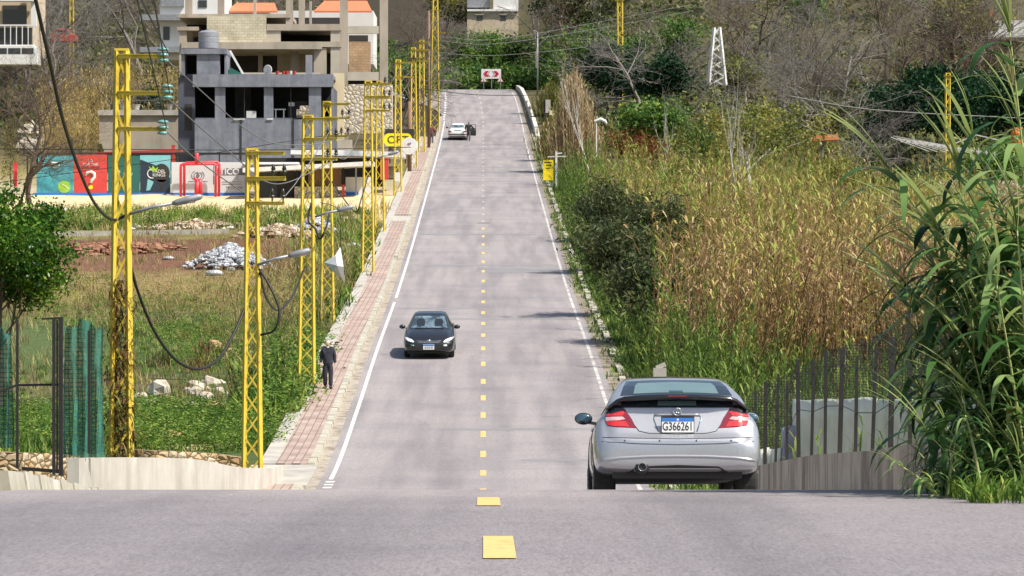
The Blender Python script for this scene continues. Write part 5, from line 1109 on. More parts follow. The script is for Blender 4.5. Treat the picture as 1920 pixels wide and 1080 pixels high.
def leaves_at(c, L, W, droop=.3, rnd=None):
    n = len(c); a = RNG.normal(size=(n, 3)); a[:, 2] -= droop; a /= np.linalg.norm(a, axis=1)[:, None]; b_ = RNG.normal(size=(n, 3)); b_ = np.cross(a, b_); b_ /= np.linalg.norm(b_, axis=1)[:, None]
    l = (L*RNG.uniform(.6, 1.3, n))[:, None]; w = (W*RNG.uniform(.6, 1.3, n))[:, None]; nn = np.cross(a, b_)
    V = np.stack([c, c+a*l*.5+b_*w*.5+nn*w*.15, c+a*l, c+a*l*.5-b_*w*.5+nn*w*.15], 1).reshape(-1, 3); Q = np.arange(4*n).reshape(-1, 4)
    return V, Q, RNG.uniform(0, 1, n) if rnd is None else rnd
def stuff(name, nm, m, label, cat_): o = nm.build(name, m); return tag(o, label, cat_, kind='stuff')
# ------------------------------------------------------------------ the reed bed right of the road
random.seed(21)
T1 = [reed_template(random.uniform(3.6, 4.8), 14, .66, .085, False, plume=random.random() < .15, tilt=random.uniform(-.5, .5), stem=.02) for _ in range(10)]
T2 = [reed_template(random.uniform(3.0, 4.3), 10, .55, .07, True, tilt=random.uniform(-.5, .5), stem=.026, start=.35) for _ in range(8)]
def field(n, d0, d1, lo, hi, bias=1.0):
    d = d0+(d1-d0)*RNG.uniform(0, 1, n)**bias; x = np.array([RNG.uniform(lo(a), hi(a)) for a in d]); return x, d
edge = lambda d: float(C(d))+6.0+1.2*math.sin(d*.13)+.8*math.sin(d*.41)+(2.0 if d > 200 else 0)+(2.8 if 124 < d < 190 else 0)
wide = lambda d: xa(1800 if d < 200 else 1940, d)+2
x, d = field(7400, 112, 262, edge, wide, 1.15); z = T(x, d)
keep = (np.sin(x*.7+d*.19)*np.sin(x*.45-d*.13+2)+.5*np.sin(d*.5+x*1.3)+RNG.normal(0, .35, len(x))) > -.55; x, d, z = x[keep], d[keep], z[keep]
nz = .5+.5*np.sin(x*.31+d*.07)*np.cos(x*.12-d*.05+1); top = np.clip((d-125)/70, 0, 1)
nm = NM(); sel = RNG.uniform(0, 1, len(x)) < .2+.5*top
hs = np.where(d > 225, .62, 1)*np.where((d > 165) & (x > 8+.03*d), .9, 1)*RNG.uniform(.62, 1.15, len(x))*(1+.18*np.sin(x*.8+d*.35)*np.cos(d*.21-x*.3))*(1-.3*sst((x-xa(1560, d))/(xa(1700, d)-xa(1560, d)))*(d > 190))
lean = RNG.normal(0, .13, (len(x), 2))+np.stack([.16*np.sin(x*.5+d*.2), .1*np.cos(d*.3)], -1); P = np.stack([x, d, z-.1], -1)
scatter(nm, T1, P[sel], hs[sel], lean=lean[sel], rnd=np.clip(.12+.42*nz[sel]+.3*top[sel]+RNG.normal(0, .2, sel.sum()), 0, 1), jr=.5); stuff('giant_reeds', nm, 'reed_leaf', 'dense bed of yellow-green giant reeds right of the road', 'reeds')
nm = NM(); scatter(nm, T2, P[~sel], hs[~sel], lean=lean[~sel], rnd=RNG.uniform(0, 1, (~sel).sum()), jr=.5); stuff('dry_reeds', nm, 'reed_dry', 'dry tan reed stalks standing among the green ones right of the road', 'reeds')
# green undergrowth at the foot of the reeds and along the kerb
T3 = [reed_template(random.uniform(1.3, 2.2), 12, .5, .05, False, tilt=random.uniform(-.6, .6), stem=.012, up=(.6, 1.2)) for _ in range(8)]
x, d = field(900, 92, 122, lambda a: float(C(a))+6.2, lambda a: xa(1760, a), 1); nm = NM(); scatter(nm, T3, np.stack([x, d, T(x, d)-.1], -1), RNG.uniform(.6, 1.1, len(x)), lean=RNG.normal(0, .15, (len(x), 2)))
x, d = field(1300, 104, 250, lambda a: float(C(a))+5.3, lambda a: float(C(a))+7.5, 1.3); scatter(nm, T3, np.stack([x, d, T(x, d)-.1], -1), RNG.uniform(.35, .95, len(x)), lean=RNG.normal(0, .2, (len(x), 2)))
x, d = field(1700, 104, 255, lambda a: float(C(a))+4.95, lambda a: float(C(a))+8.4, 1.1); scatter(nm, T1, np.stack([x, d, T(x, d)-.1], -1), RNG.uniform(.28, .8, len(x))*(.55+.45*sst((x-C(d)-4.9)/1.8)), lean=RNG.normal(0, .3, (len(x), 2)))
stuff('green_undergrowth', nm, 'reed_green', 'green young reeds and weeds at the foot of the reed bed', 'undergrowth')
TB = [tuft_template(14, .5, .05, .35, (.4, 1.6), 2) for _ in range(8)]
TG = [tuft_template(9, .42, .022, .22) for _ in range(8)]; TW = [tuft_template(12, .3, .05, .3, (.2, 1.5), 2) for _ in range(6)]
nm = NM(); x, d = field(4200, 62, 300, lambda a: float(C(a))+4.3, lambda a: float(C(a))+6.4, 1.1); scatter(nm, TW, np.stack([x, d, np.maximum(T(x, d), R(d)-.1)], -1), RNG.uniform(.45, 1.5, len(x)))
x, d = field(300, 62, 300, lambda a: float(C(a))+4.05, lambda a: float(C(a))+4.6, 1.2); scatter(nm, TW, np.stack([x, d, R(d)], -1), RNG.uniform(.2, .55, len(x)))
x, d = field(2200, 34, 108, lambda a: float(C(a))+5.4, lambda a: 24., 1); scatter(nm, TB+T3[:3], np.stack([x, d, T(x, d)-.05], -1), RNG.uniform(.5, 1.2, len(x)))
stuff('kerb_weeds', nm, 'reed_green', 'low green weeds creeping over the right kerb and verge', 'weeds')
# ------------------------------------------------------------------ left field
def zone(nm, temps, n, y0, y1, x0, x1, sc_, m=None, lean=.1, rn=None):
    py = RNG.uniform(y0, y1, n); px = RNG.uniform(x0, x1, n); dd = np.arange(86, 330, .5); P = []
    for a, b_ in zip(px, py):
        yy = 540-T((a-960)*dd/F, dd)*F/dd; k = np.argmax(yy <= b_); d = dd[k]; x = (a-960)*d/F
        if x-float(C(d)) < -5.75: P.append((x, d, Tz(x, d)-.03))
    P = np.array(P); scatter(nm, temps, P, RNG.uniform(sc_[0], sc_[1], len(P)), lean=RNG.normal(0, lean, (len(P), 2)), rnd=rn)
nm = NM(); zone(nm, TB, 900, 770, 850, -10, 560, (.3, .8)); zone(nm, TB, 1100, 610, 700, 180, 640, (.25, .6)); zone(nm, TB, 500, 396, 434, 60, 700, (.8, 1.6)); zone(nm, TB, 350, 440, 620, 560, 700, (.8, 2.0)); zone(nm, TB, 500, 690, 780, -10, 600, (.3, .6)); zone(nm, TB, 260, 700, 790, 470, 590, (1.0, 2.2))
LCF = []
for _ in range(6): v, q_, r_ = leafcloud(46, .16, .09); v = v*np.array([.55, .55, .28]); v[:, 2] += .2; LCF.append((v, q_, r_))
zone(nm, LCF, 1100, 768, 850, 180, 600, (.7, 1.4)); zone(nm, LCF, 500, 768, 860, -10, 200, (.7, 1.3)); zone(nm, LCF, 500, 610, 690, 300, 640, (.6, 1.2)); zone(nm, LCF, 500, 660, 800, 500, 640, (1.0, 2.4)); zone(nm, LCF, 200, 396, 430, 60, 560, (1.0, 2.0)); zone(nm, LCF, 520, 520, 640, 60, 640, (.5, 1.3)); zone(nm, TB, 400, 560, 620, 100, 640, (.3, .7))
zone(nm, T3, 90, 660, 790, 480, 600, (.4, .8), lean=.25)
stuff('green_weeds', nm, 'grass_green', 'lush green weeds covering parts of the left field', 'weeds')
nm = NM(); zone(nm, [tuft_template(8, .12, .03, .4, (.2, 1.4), 1)], 500, 780, 845, -10, 560, (.8, 1.6)); stuff('wild_flowers', nm, 'flower', 'tiny pale yellow wild flowers among the green weeds', 'flowers')
TT = [tuft_template(90, .75, .02, .38, (.1, 1.2), 2) for _ in range(3)]
for k_, (px_, py_, s_, l_) in enumerate([(402, 632, 1.1, 'tall brown grass tussock under the sagging cable'), (300, 690, 1.3, 'dark brown grass tussock left of the rock heap'), (392, 676, 1.4, 'wide brown grass tussock above the rock heap'), (370, 700, 1.2, 'low olive tussock between the rock heap and the cable'), (345, 640, .8, 'small brown tussock on the green patch')]):
    d_ = float(ground_d(px_, py_)); x_ = xa(px_, d_); n_ = NM(); scatter(n_, [TT[k_ % 3]], np.array([[0, 0, 0.]]), s_); o_ = n_.build('grass_tussock', 'grass_brown'); o_.location = (x_, d_, Tz(x_, d_)-.05); tag(o_, l_, 'tussock')
TD = [tuft_template(10, .6, .03, .3, (.2, 1.3), 2) for _ in range(8)]
nm = NM(); zone(nm, TD, 2200, 502, 600, -10, 660, (.2, .6)); zone(nm, TD, 250, 505, 620, -10, 660, (.7, 1.3)); zone(nm, TD, 500, 600, 780, 0, 620, (.5, 1.1)); zone(nm, TD, 500, 392, 440, 40, 760, (.8, 1.7)); zone(nm, TD, 500, 440, 500, 60, 700, (.5, 1.1))
T4 = [reed_template(random.uniform(1.4, 2.3), 10, .5, .04, True, tilt=random.uniform(-.5, .5), stem=.012) for _ in range(6)]
zone(nm, T4, 300, 490, 640, 500, 665, (.7, 1.2), lean=.2); zone(nm, T4, 120, 560, 760, 420, 560, (.5, 1.0), lean=.2)
stuff('dry_grass', nm, 'grass_dry', 'dry tan and brown grass covering the left field', 'grass')
nm = NM(); xx, dd_ = field(2600, 266, 322, lambda a: xa(80, a), lambda a: xa(345, a), 1); scatter(nm, T1+T2, np.stack([xx, dd_, T(xx, dd_)-.1], -1), RNG.uniform(.6, 1.05, len(xx)), lean=RNG.normal(0, .12, (len(xx), 2)))
leafmat('reed_hill', ['5a4a2c', '8f7a48', 'b8a06a', 'cbb880', '8f9050'], .35); stuff('hillside_reeds', nm, 'reed_hill', 'tan reeds on the slope behind the sports court', 'reeds')
# rocks, rubble, rubbish
rocks([(298, 742, .30, 1.5, .9), (263, 748, .16, 1.2, .8), (282, 760, .15, 1.5, .6), (372, 730, .20, 1.6, .7), (392, 727, .24, 1.2, .9), (408, 722, .17, 1.6, .6), (366, 742, .19, 1.0, .9), (385, 748, .2, 1.3, .7), (412, 738, .18, 1.4, .6), (350, 735, .12, 1.2, .7), (360, 762, .16, 1.4, .5)],
      'rock_pale', '', 'pale rocks heaped in the left field', labels=['largest pale pointed rock in the left field', 'small rock left of the large pointed rock', 'flat white rock below the large pointed rock', 'long rock at the upper left of the rock heap', 'tall rock in the middle of the rock heap', 'long flat rock topmost in the rock heap', 'round rock at the left of the rock heap', 'wide rock lowest in the rock heap', 'flat rock at the right end of the rock heap', 'smallest rock between the pointed rock and the heap', 'low flat rock below the rock heap'])
rocks([(400, 770, .26, 1.8, .6), (312, 822, .22, 1.8, .6), (402, 655, .22, 1.3, .9), (428, 662, .14, 1.4, .8), (505, 665, .34, 1.9, .5)], 'rock_orange', '', 'separate rocks in the left field', labels=['orange-brown slab of rock below the pale heap', 'orange rock lying in the lush green weeds', 'pale brown rock under the sagging twisted cable', 'small brown rock beside the sagging twisted cable', 'broad flat rock beyond the short lattice pole'])
mat('bags', [(.40, .42, .45), (.56, .58, .6), (.2, .22, .26), (.62, .62, .62), (.35, .30, .24)], 3.2, .45, bump=.6, detail=6)
def heap(name, label, px, py, wpx, hpx, n, m, cat_, rs=(.12, .3)):
    d = float(ground_d(px, py+hpx/2)); x = xa(px, d); w_ = wpx*d/F/2; h_ = hpx*d/F*.75; o_ = (x, d+1, Tz(x, d)); mb = MB(o_)
    for i in range(n):
        t = random.random()**.6; a = random.uniform(0, 6.3); u = (1-t)*math.cos(a)*random.uniform(.5, 1.1); v_ = (1-t)*math.sin(a); px_ = x+u*w_*1.1; py_ = d+1+v_*2.2; r_ = random.uniform(*rs)
        mb.ball((px_, py_, Tz(px_, py_)+h_*(1-min(1, math.hypot(u, v_)))**.8*random.uniform(.5, 1)), r_, 6, 4, random.uniform(.7, 1.7), 1, random.uniform(.4, .9), .28)
    o = mb.build(name, m); o.location = o_; return tag(o, label, cat_, kind='stuff')
heap('rubbish_heap', 'heap of white and grey plastic rubbish on the left field', 428, 474, 178, 62, 1000, 'bags', 'rubbish', (.05, .17)); heap('rubbish_heap', 'small grey rubble heap behind the third lattice pole', 588, 420, 90, 50, 160, 'bags', 'rubble', (.1, .25))
heap('stone_heap', 'heap of tan stones between the rubbish and the third pole', 520, 432, 160, 28, 200, 'rubble', 'rubble', (.12, .3)); heap('stone_heap', 'long row of brown stones along the far edge of the left field', 360, 424, 240, 20, 170, 'rubble', 'stones', (.12, .28))
heap('debris', 'reddish brown debris and dry cuttings strewn on the left field', 210, 465, 330, 26, 380, 'red_debris' if 'red_debris' in M else (mat('red_debris', [(.13, .06, .035), (.27, .13, .08), (.34, .2, .12)], 3, .95, bump=.4, detail=7) and 'red_debris'), 'debris', (.08, .3))
for px, py, r_, l in ((402, 517, .3, 'round white bag lying in the dry grass below the rubbish heap'), (516, 667, .3, 'flat white sack on the grass beyond the short lattice pole'), (255, 428, .22, 'white container lying by the far kerb of the field'), (245, 432, .2, 'grey white container next to the one by the far kerb'), (316, 487, .2, 'small white scrap on the brown debris'), (660, 465, .3, 'white plastic strip lying by the fifth pole')):
    d = float(ground_d(px, py)); x = xa(px, d); mb = MB(); mb.ball((0, 0, 0), r_, 9, 6, 1.5, 1, .6, .18); o = mb.build('plastic_bag', 'bags', smooth=True); o.location = (x, d, Tz(x, d)+r_*.3); tag(o, l, 'plastic bag')
fk = [(80, 438), (200, 437), (320, 438), (430, 440)]
pts = []
for px, py in fk: d = 199.; pts.append((xa(px, d), d, Tz(xa(px, d), d)+.25))
wall_path('field_kerb', pts, .3, 'concrete', 'thin concrete kerb crossing the left field beyond the brown debris', lambda p: p.z-.6)
for nm_, pp, lab in (('stone_wall', [(252, 843, 87), (330, 846, 87.5), (400, 850, 88.5), (455, 858, 88.5)], 'low rough orange stone wall behind the white wall'), ('stone_wall', [(-40, 846, 70), (30, 848, 70), (92, 850, 71), (128, 855, 72)], 'low orange stone wall behind the black gate'), ('stone_wall', [(215, 838, 90), (330, 834, 93), (420, 832, 96)], 'upper course of loose stones behind the orange stone wall')):
    P = [tuple(at(*p)) for p in pp]; wall_path(nm_, P, .5, 'field_stone', lab, lambda p: p.z-.9)
# ------------------------------------------------------------------ gate and netting at the left edge
gt = thing('gate', 'black iron gate frame with a thick post at the left edge', 'gate', tuple(at(100, 895, 62.5))); G = 62.5; O = gt.location
def gpt(px, py, y=0): v = at(px, py, G); return (v.x-O.x, y, v.z-O.z)
MB().beam(gpt(101, 890), gpt(101, 595), .055).beam(gpt(114, 892), gpt(114, 595), .075).beam(gpt(107, 888), gpt(107, 600), .03).build('post', 'iron_black', gt); MB().beam(gpt(28, 880, .3), gpt(28, 600, .3), .045).build('post', 'iron_black', gt)
MB().beam(gpt(78, 598), gpt(118, 596), .035).build('top_bar', 'iron_black', gt); MB().beam(gpt(-30, 745, .3), gpt(30, 722, .3), .04).beam(gpt(30, 723, .3), gpt(112, 721), .04).build('middle_bar', 'iron_black', gt); MB().beam(gpt(40, 879, .1), gpt(112, 884), .06).build('bottom_bar', 'iron_black', gt)
def net_material(name, c1, c2, sx, alpha):
    m, nt, b, v = newmat(name); br = nt.nodes.new('ShaderNodeTexBrick'); mp = nt.nodes.new('ShaderNodeMapping'); mp.inputs['Rotation'].default_value = (rad(-90), 0, 0); nt.links.new(v, mp.inputs[0]); nt.links.new(mp.outputs[0], br.inputs[0])
    br.offset = 0; br.inputs['Scale'].default_value = sx; br.inputs['Brick Width'].default_value = .5; br.inputs['Row Height'].default_value = .5; br.inputs['Mortar Size'].default_value = .05
    n = noise(nt, v, 3, 4); c = ramp(nt, n, [c1, c2], .3, .7); nt.links.new(c, b.inputs['Base Color']); b.inputs['Roughness'].default_value = .6
    r_ = ramp(nt, br.outputs['Fac'], [(alpha,)*3, (1, 1, 1)], .2, .8); nt.links.new(r_, b.inputs['Alpha'])
net_material('green_net', (.012, .09, .075), (.05, .22, .17), 6, .66); net_material('dark_net', (.03, .03, .03), (.08, .08, .08), 10, .12)
def netting(name, label, x0, x1, y0, y1, d, folds, m, amp=.06):
    n = int((x1-x0)*.9)+8; V = []; rows = 9
    for j in range(rows):
        for i in range(n):
            t = i/(n-1); px = lerp(x0, x1, t); yt = y0+8*math.sin(t*9)+4*math.sin(t*23+1); p = at(px, lerp(yt, y1, j/(rows-1)), d); V.append(p+Vector((amp*.4*math.cos(t*folds+j*.4), amp*math.sin(t*folds+.5*math.sin(j*.8))+.02*math.sin(j*2+i), .0)))
    o = MB(V[0]).add(V, [(j*n+i, j*n+i+1, (j+1)*n+i+1, (j+1)*n+i) for j in range(rows-1) for i in range(n-1)]).build(name, m, smooth=True); o.location = V[0]; return tag(o, label, 'netting')
netting('netting', 'crumpled dark green garden netting hanging right of the black gate post', 119, 194, 606, 858, 66.8, 21, 'green_net', .05); netting('netting', 'strip of green netting hanging at the far left of the gate', -40, 24, 616, 840, 63, 22, 'green_net')
fp = thing('fence_post', 'thin dark post behind the green netting', 'post', tuple(at(167, 850, 66.5))); MB().beam((0, 0, 0), (0, 0, 2.3), .05).build('post', 'iron_black', fp)
# ------------------------------------------------------------------ bar fence, net and white sheeting on the right
bf = thing('bar_fence', 'fence of tall black iron bars standing on the grey wall', 'fence', (4.3, 45, -3)); O = bf.location
prev = None; k = 0; d = 35.3; tops = []
while d < 62:
    x = 4.2+.25*(64-d)/36.5; z = gw_top(d)-.03; h = 1.40+random.uniform(-.16, .16); s = random.uniform(-.05, .05)
    MB(O).beam((x, d, z), (x+s, d, z+h), .042 if k % 3 else .058).build('bar', 'iron_black', bf); tops.append(Vector((x+s, d, z+h))); d += 1.85+.03*k; k += 1
for u in (.2, .75): MB(O).tube([t-Vector((0, 0, u+.04*math.sin(i*2.1))) for i, t in enumerate(tops)], .006, 4).build('wire', 'iron_black', bf)
def net_panel(tops_, bots_, label):
    V = []; n = len(tops_)
    for a, b_ in zip(tops_, bots_): V += [at(*a), at(*b_)]
    o = MB(V[0]).add(V, [(2*i, 2*i+1, 2*i+3, 2*i+2) for i in range(n-1)]).build('netting', 'dark_net'); o.location = V[0]; tag(o, label, 'netting')
net_panel([(1390, 748, 67), (1440, 722, 66.5), (1490, 692, 66), (1560, 656, 65), (1620, 636, 64), (1700, 610, 63), (1790, 600, 62)], [(1390, 900, 67), (1440, 900, 66.5), (1489, 900, 66), (1560, 747, 65), (1620, 747, 64), (1700, 748, 63), (1790, 748, 62)], 'dark see-through netting hung above the white sheeting')
def sheet_wall(x0, x1, y0, y1, d0, d1, m, label):
    n = 26; V = []
    for i in range(n):
        t = i/(n-1); d_ = lerp(d0, d1, t); px = lerp(x0, x1, t)
        for j in range(5): p = at(px, lerp(y0+2*math.sin(t*31)+1.5*math.sin(t*13), y1, j/4), d_); V.append(p+Vector((0, .06*math.sin(i*1.3+j*.5), 0)))
    o = MB(V[0]).add(V, [(i*5+j, i*5+j+1, (i+1)*5+j+1, (i+1)*5+j) for i in range(n-1) for j in range(4)]).build('plastic_sheeting', m, smooth=True); s_ = o.modifiers.new('s', 'SOLIDIFY'); s_.thickness = .05; o.location = V[0]; tag(o, label, 'sheeting')
stained_wall('sheet_white', (.52, .53, .42), (.72, .73, .66), (.74, .74, .62), .6); mat('sheet_grey', [(.28, .28, .33), (.36, .36, .42)], 3, .6)
sheet_wall(1490, 1860, 748, 905, 66, 60, 'sheet_white', 'dirty white plastic sheeting wall behind the iron bars'); sheet_wall(1468, 1489, 800, 905, 66, 66, 'sheet_grey', 'narrow blue-grey sheet beside the white sheeting'); sheet_wall(1424, 1462, 842, 905, 66.2, 66, 'sheet_white', 'small pale sheet low behind the bars next to the silver car')
pmp = thing('concrete_post', 'grey concrete post top poking up behind the silver car roof', 'post', tuple(at(1237, 740, 100))); MB().beam((0, 0, -1.5), (0, 0, .75), .36, .3).beam((-.1, 0, .75), (.16, 0, .86), .12).build('post', 'concrete', pmp)
# ------------------------------------------------------------------ trees
def grow(h, r, counts, spread, lens, seed, upward=.25, ns=4, trunk_frac=.35, crook=.12, start=.35):
    """branching skeleton: returns bark template and tip positions"""
    rg = random.Random(seed); parts = []; tips = []
    def rec(p, dr, L, rr, lev):
        k = 4 if lev < 2 else 3; pts = [p.copy()]; d_ = dr.copy()
        for i in range(k):
            d_ = (d_+Vector((rg.gauss(0, crook), rg.gauss(0, crook), rg.gauss(0, crook)+upward*.25))).normalized(); pts.append(pts[-1]+d_*L/k)
        rs = [max(.006, rr*(1-.55*i/k)) for i in range(k+1)]
        v, q_ = np_tube([tuple(x) for x in pts], rs, ns if lev < 2 else 3); parts.append((v, q_, .5))
        if lev >= len(counts): tips.append(tuple(pts[-1])); return
        for c in range(counts[lev]):
            t = start+(1-start)*(c+rg.random())/counts[lev] if lev else .45+.55*(c+rg.random()*.6)/counts[lev]
            i = min(k-1, int(t*k)); q0 = pts[i].lerp(pts[i+1], t*k-i); az = rg.uniform(0, 2*math.pi); side = Vector((math.cos(az), math.sin(az), 0)); side = (side-d_*side.dot(d_)).normalized()
            nd = (d_*math.cos(spread)+side*math.sin(spread)*rg.uniform(.7, 1.3)+Vector((0, 0, upward))).normalized()
            rec(q0, nd, L*lens*rg.uniform(.7, 1.15), max(.008, rr*(1-.55*t)*.55), lev+1)
        if lev: tips.append(tuple(pts[-1]))
    rec(Vector((0, 0, -.2)), Vector((rg.gauss(0, .06), rg.gauss(0, .06), 1)).normalized(), h*trunk_frac*1.6, r, 0)
    return cat(parts), np.array(tips)
def mesh_obj(name, tmpl, m, parent, smooth=False):
    nm = NM(); nm.add(*tmpl); return nm.build(name, m, parent, smooth)
def leafy(name, label, px, py_base, d, h, w_, seed, lm, n_leaf, L, W, bark='bark_brown', counts=(7, 5), spread=.8, squash=1.0, group=None, gap=.0, cat_='tree', z=None, clump=.9, trunk=.12, tf=.4, x=None):
    x = xa(px, d) if x is None else x; root = thing(name, label, cat_, (x, d, Tz(x, d) if z is None else z), random.uniform(0, 6), group)
    bark_t, tips = grow(h, trunk, counts, spread, .62, seed, ns=6, trunk_frac=tf)
    sc_xy = w_/2/max(.1, np.percentile(np.linalg.norm(tips[:, :2], axis=1), 90)+clump*.6); sz = h/max(.1, tips[:, 2].max()+clump*.5)
    S_ = np.array([sc_xy, sc_xy, sz]); bt = (bark_t[0]*S_, bark_t[1], bark_t[2]); tips = tips*S_
    mesh_obj('trunk', bt, bark, root)
    rg = np.random.default_rng(seed); keep = tips[rg.uniform(0, 1, len(tips)) > gap]; per = max(4, n_leaf//len(keep)); C_ = []; rr = []
    for t_ in keep:
        c = t_+rg.normal(size=(per, 3))*np.array([clump, clump, clump*.75*squash])*rg.uniform(.35, .62); C_.append(c); rr.append(np.clip(rg.uniform(.1, .9)*.55+rg.uniform(0, 1, per)*.45, 0, 1))
    C_ = np.concatenate(C_); C_[:, 2] = np.maximum(C_[:, 2], .1); mesh_obj('crown', leaves_at(C_, L, W, rnd=np.concatenate(rr)), lm, root); return root
# dark and bright evergreens of the right background
ev = 'evergreen trees on the right hillside'
for i, (px, d, h, w_, l, m, n) in enumerate([
    (1150, 322, 7.5, 8.5, 'dark evergreen tree behind the yellow mast, nearest to the road', 'evergreen_leaf', 6500), (1235, 318, 6.5, 8.0, 'dark evergreen tree right of the yellow mast', 'evergreen_leaf', 6500),
    (1190, 285, 4.6, 6.8, 'brighter green tree in front of the dark evergreens', 'bright_leaf', 5000), (1660, 268, 6.8, 7.5, 'dark evergreen at the left end of the dark row on the far right', 'evergreen_leaf', 6000), (1740, 262, 8.2, 8.0, 'tall dark evergreen behind the striped mast', 'evergreen_leaf', 7000),
    (1825, 266, 7.6, 8.0, 'dark evergreen right of the striped mast', 'evergreen_leaf', 7000), (1905, 258, 8.4, 8.0, 'dark evergreen at the right edge of the picture', 'evergreen_leaf', 7000), (1560, 285, 4.8, 6.5, 'dull dark evergreen among the bare trees', 'dark_leaf', 4000),
    (1700, 238, 4.0, 6.0, 'low dark bush below the striped mast', 'dark_leaf', 4000), (1850, 232, 3.6, 6.0, 'low green citrus bush under the pale roof frame', 'bright_leaf', 4000), (1120, 352, 8, 9, 'mid green tree by the pink house', 'bright_leaf', 5000)]):
    leafy('leafy_tree', l, px, 0, d, h, w_, 100+i, m, n, .34, .2, group=ev, counts=(8, 6), clump=1.15)
for i_, (px_, d_, h_, m_, l_) in enumerate([(1270, 352, 7, 'bright_leaf', 'mid green tree right of the yellow mast, among bare trunks'), (1405, 330, 5.5, 'olive_leaf', 'olive tree just right of the white lattice tower'), (1480, 372, 7.5, 'bright_leaf', 'green tree high behind the tall bare tree'), (1590, 330, 5.5, 'olive_leaf', 'olive tree left of the dark evergreen row'), (1655, 395, 8, 'bright_leaf', 'green tree near the top edge left of the yellow-green one'), (1345, 400, 7, 'evergreen_leaf', 'dark tree high above the white lattice tower'), (1870, 352, 7, 'olive_leaf', 'olive tree beside the upper right white house')]):
    leafy('leafy_tree', l_, px_, 0, d_, h_, 7, 400+i_, m_, 3200, .36, .2, clump=1.1, group='leafy trees among the bare wood')
leafy('leafy_tree', 'yellow-green tree high on the right hillside', 1785, 0, 345, 10.5, 8, 130, 'olive_leaf', 4200, .4, .24, counts=(8, 6), clump=1.1, gap=.1)
for i_, (px_, d_, l_) in enumerate([(870, 424, 'low green tree on the bank below the beige house'), (990, 424, 'low green tree on the bank right of the arrow board'), (760, 360, 'green tree behind the far yellow poles'), (935, 428, 'green bush right behind the arrow board')]):
    leafy('leafy_tree', l_, px_, 0, d_, 4.6, 6.5, 180+i_, 'bright_leaf', 3000, .4, .22, clump=1.1, group='green trees beyond the top of the road')
leafy('leafy_tree', 'yellow-green tree high beside the road top, left of the beige house', 830, 0, 440, 9, 8, 131, 'olive_leaf', 3000, .4, .24, clump=1.1)
leafy('leafy_tree', 'wide thin-leaved yellow-green tree rising out of the reed bed', 1390, 0, 205, 8.3, 11.0, 140, 'olive_leaf', 5200, .26, .12, bark='bark_pale', counts=(8, 6), gap=.15, clump=.85, spread=.9)
leafy('leafy_tree', 'green rounded tree behind the wide yellow-green tree', 1330, 0, 245, 5.6, 7.5, 141, 'bright_leaf', 4000, .26, .12, counts=(8, 6), clump=.9)
leafy('leafy_tree', 'yellow-green bush right of the wide thin-leaved tree', 1500, 0, 238, 5.6, 6.5, 142, 'olive_leaf', 2800, .22, .1, counts=(8, 6), gap=.2, clump=.8)
leafy('shrub', 'olive bush standing under the orange roof patch', 1556, 0, 222, 3.4, 5.0, 149, 'olive_leaf', 2800, .24, .1, cat_='shrub', clump=.8, trunk=.06)
leafy('shrub', 'red-brown bush near the dry plumes', 1172, 0, 262, 3.6, 4.2, 150, 'red_brown_leaf', 3500, .25, .08, cat_='shrub', clump=.8, trunk=.06); leafy('shrub', 'second red-brown bush right of the dry plumes', 1225, 0, 255, 3.0, 4.0, 151, 'red_brown_leaf', 3000, .25, .08, cat_='shrub', clump=.8, trunk=.06)
for i, (px, d, h, w_, l) in enumerate([(1145, 168, 4.8, 4.2, 'tallest dark grey-green shrub at the road edge'), (1222, 160, 4.6, 4.4, 'dark grey-green shrub with tan leaves, inner one'), (1160, 142, 4.2, 4.2, 'dark shrub in the middle of the road edge'), (1205, 128, 3.5, 3.6, 'nearest dark shrub low by the reed stalks'), (1118, 190, 3.2, 2.4, 'small dark shrub farthest along the road edge')]):
    leafy('shrub', l, px, 0, d, h, w_, 160+i, 'dark_leaf', 4600, .27, .075, group='dark shrubs at the right road edge', cat_='shrub', counts=(9, 6), clump=.7, trunk=.07, tf=.3, spread=.7)
# green bank beyond the top of the road
bk = leafcloud(42, .5, .24); nm = NM(); n = 620; x = RNG.uniform(-16, 6, n); d = RNG.uniform(407, 436, n); scatter(nm, [leafcloud(42, .5, .24) for _ in range(5)], np.stack([x, d, T(x, d)+RNG.uniform(.2, 1.6, n)], -1), RNG.uniform(.8, 1.5, n), jr=.6); stuff('green_bank', nm, 'bright_leaf', 'green overgrown bank beyond the top of the road', 'bushes')
nm = NM(); n = 2600; d = RNG.uniform(290, 470, n); x = RNG.uniform(0, 1, n); x = np.where(RNG.uniform(0, 1, n) < .55, C(d)+9+x*45, C(d)-14-x*48); ok = ~((d > 400) & (np.abs(x+5) < 13)); x, d = x[ok], d[ok]
scatter(nm, [leafcloud(30, .5, .2) for _ in range(5)], np.stack([x, d, T(x, d)+RNG.uniform(.0, 1.2, len(x))], -1), RNG.uniform(.8, 1.9, len(x)), jr=.7); leafmat('scrub_leaf', ['2f3a1e', '4c5a2e', '707440', '8c8450'], .3); stuff('hillside_scrub', nm, 'scrub_leaf', 'brownish green scrub covering the far hillsides', 'scrub')
nm = NM(); n = 420; d = RNG.uniform(262, 330, n); x = xa(1.0, d)*0+np.array([RNG.uniform(xa(1240, a), xa(1940, a)) for a in d]); scatter(nm, [leafcloud(34, .4, .12) for _ in range(5)], np.stack([x, d, T(x, d)+.4], -1), RNG.uniform(.7, 1.3, n), jr=.7); stuff('hillside_scrub', nm, 'olive_leaf', 'olive scrub between the bare trees on the right', 'scrub')
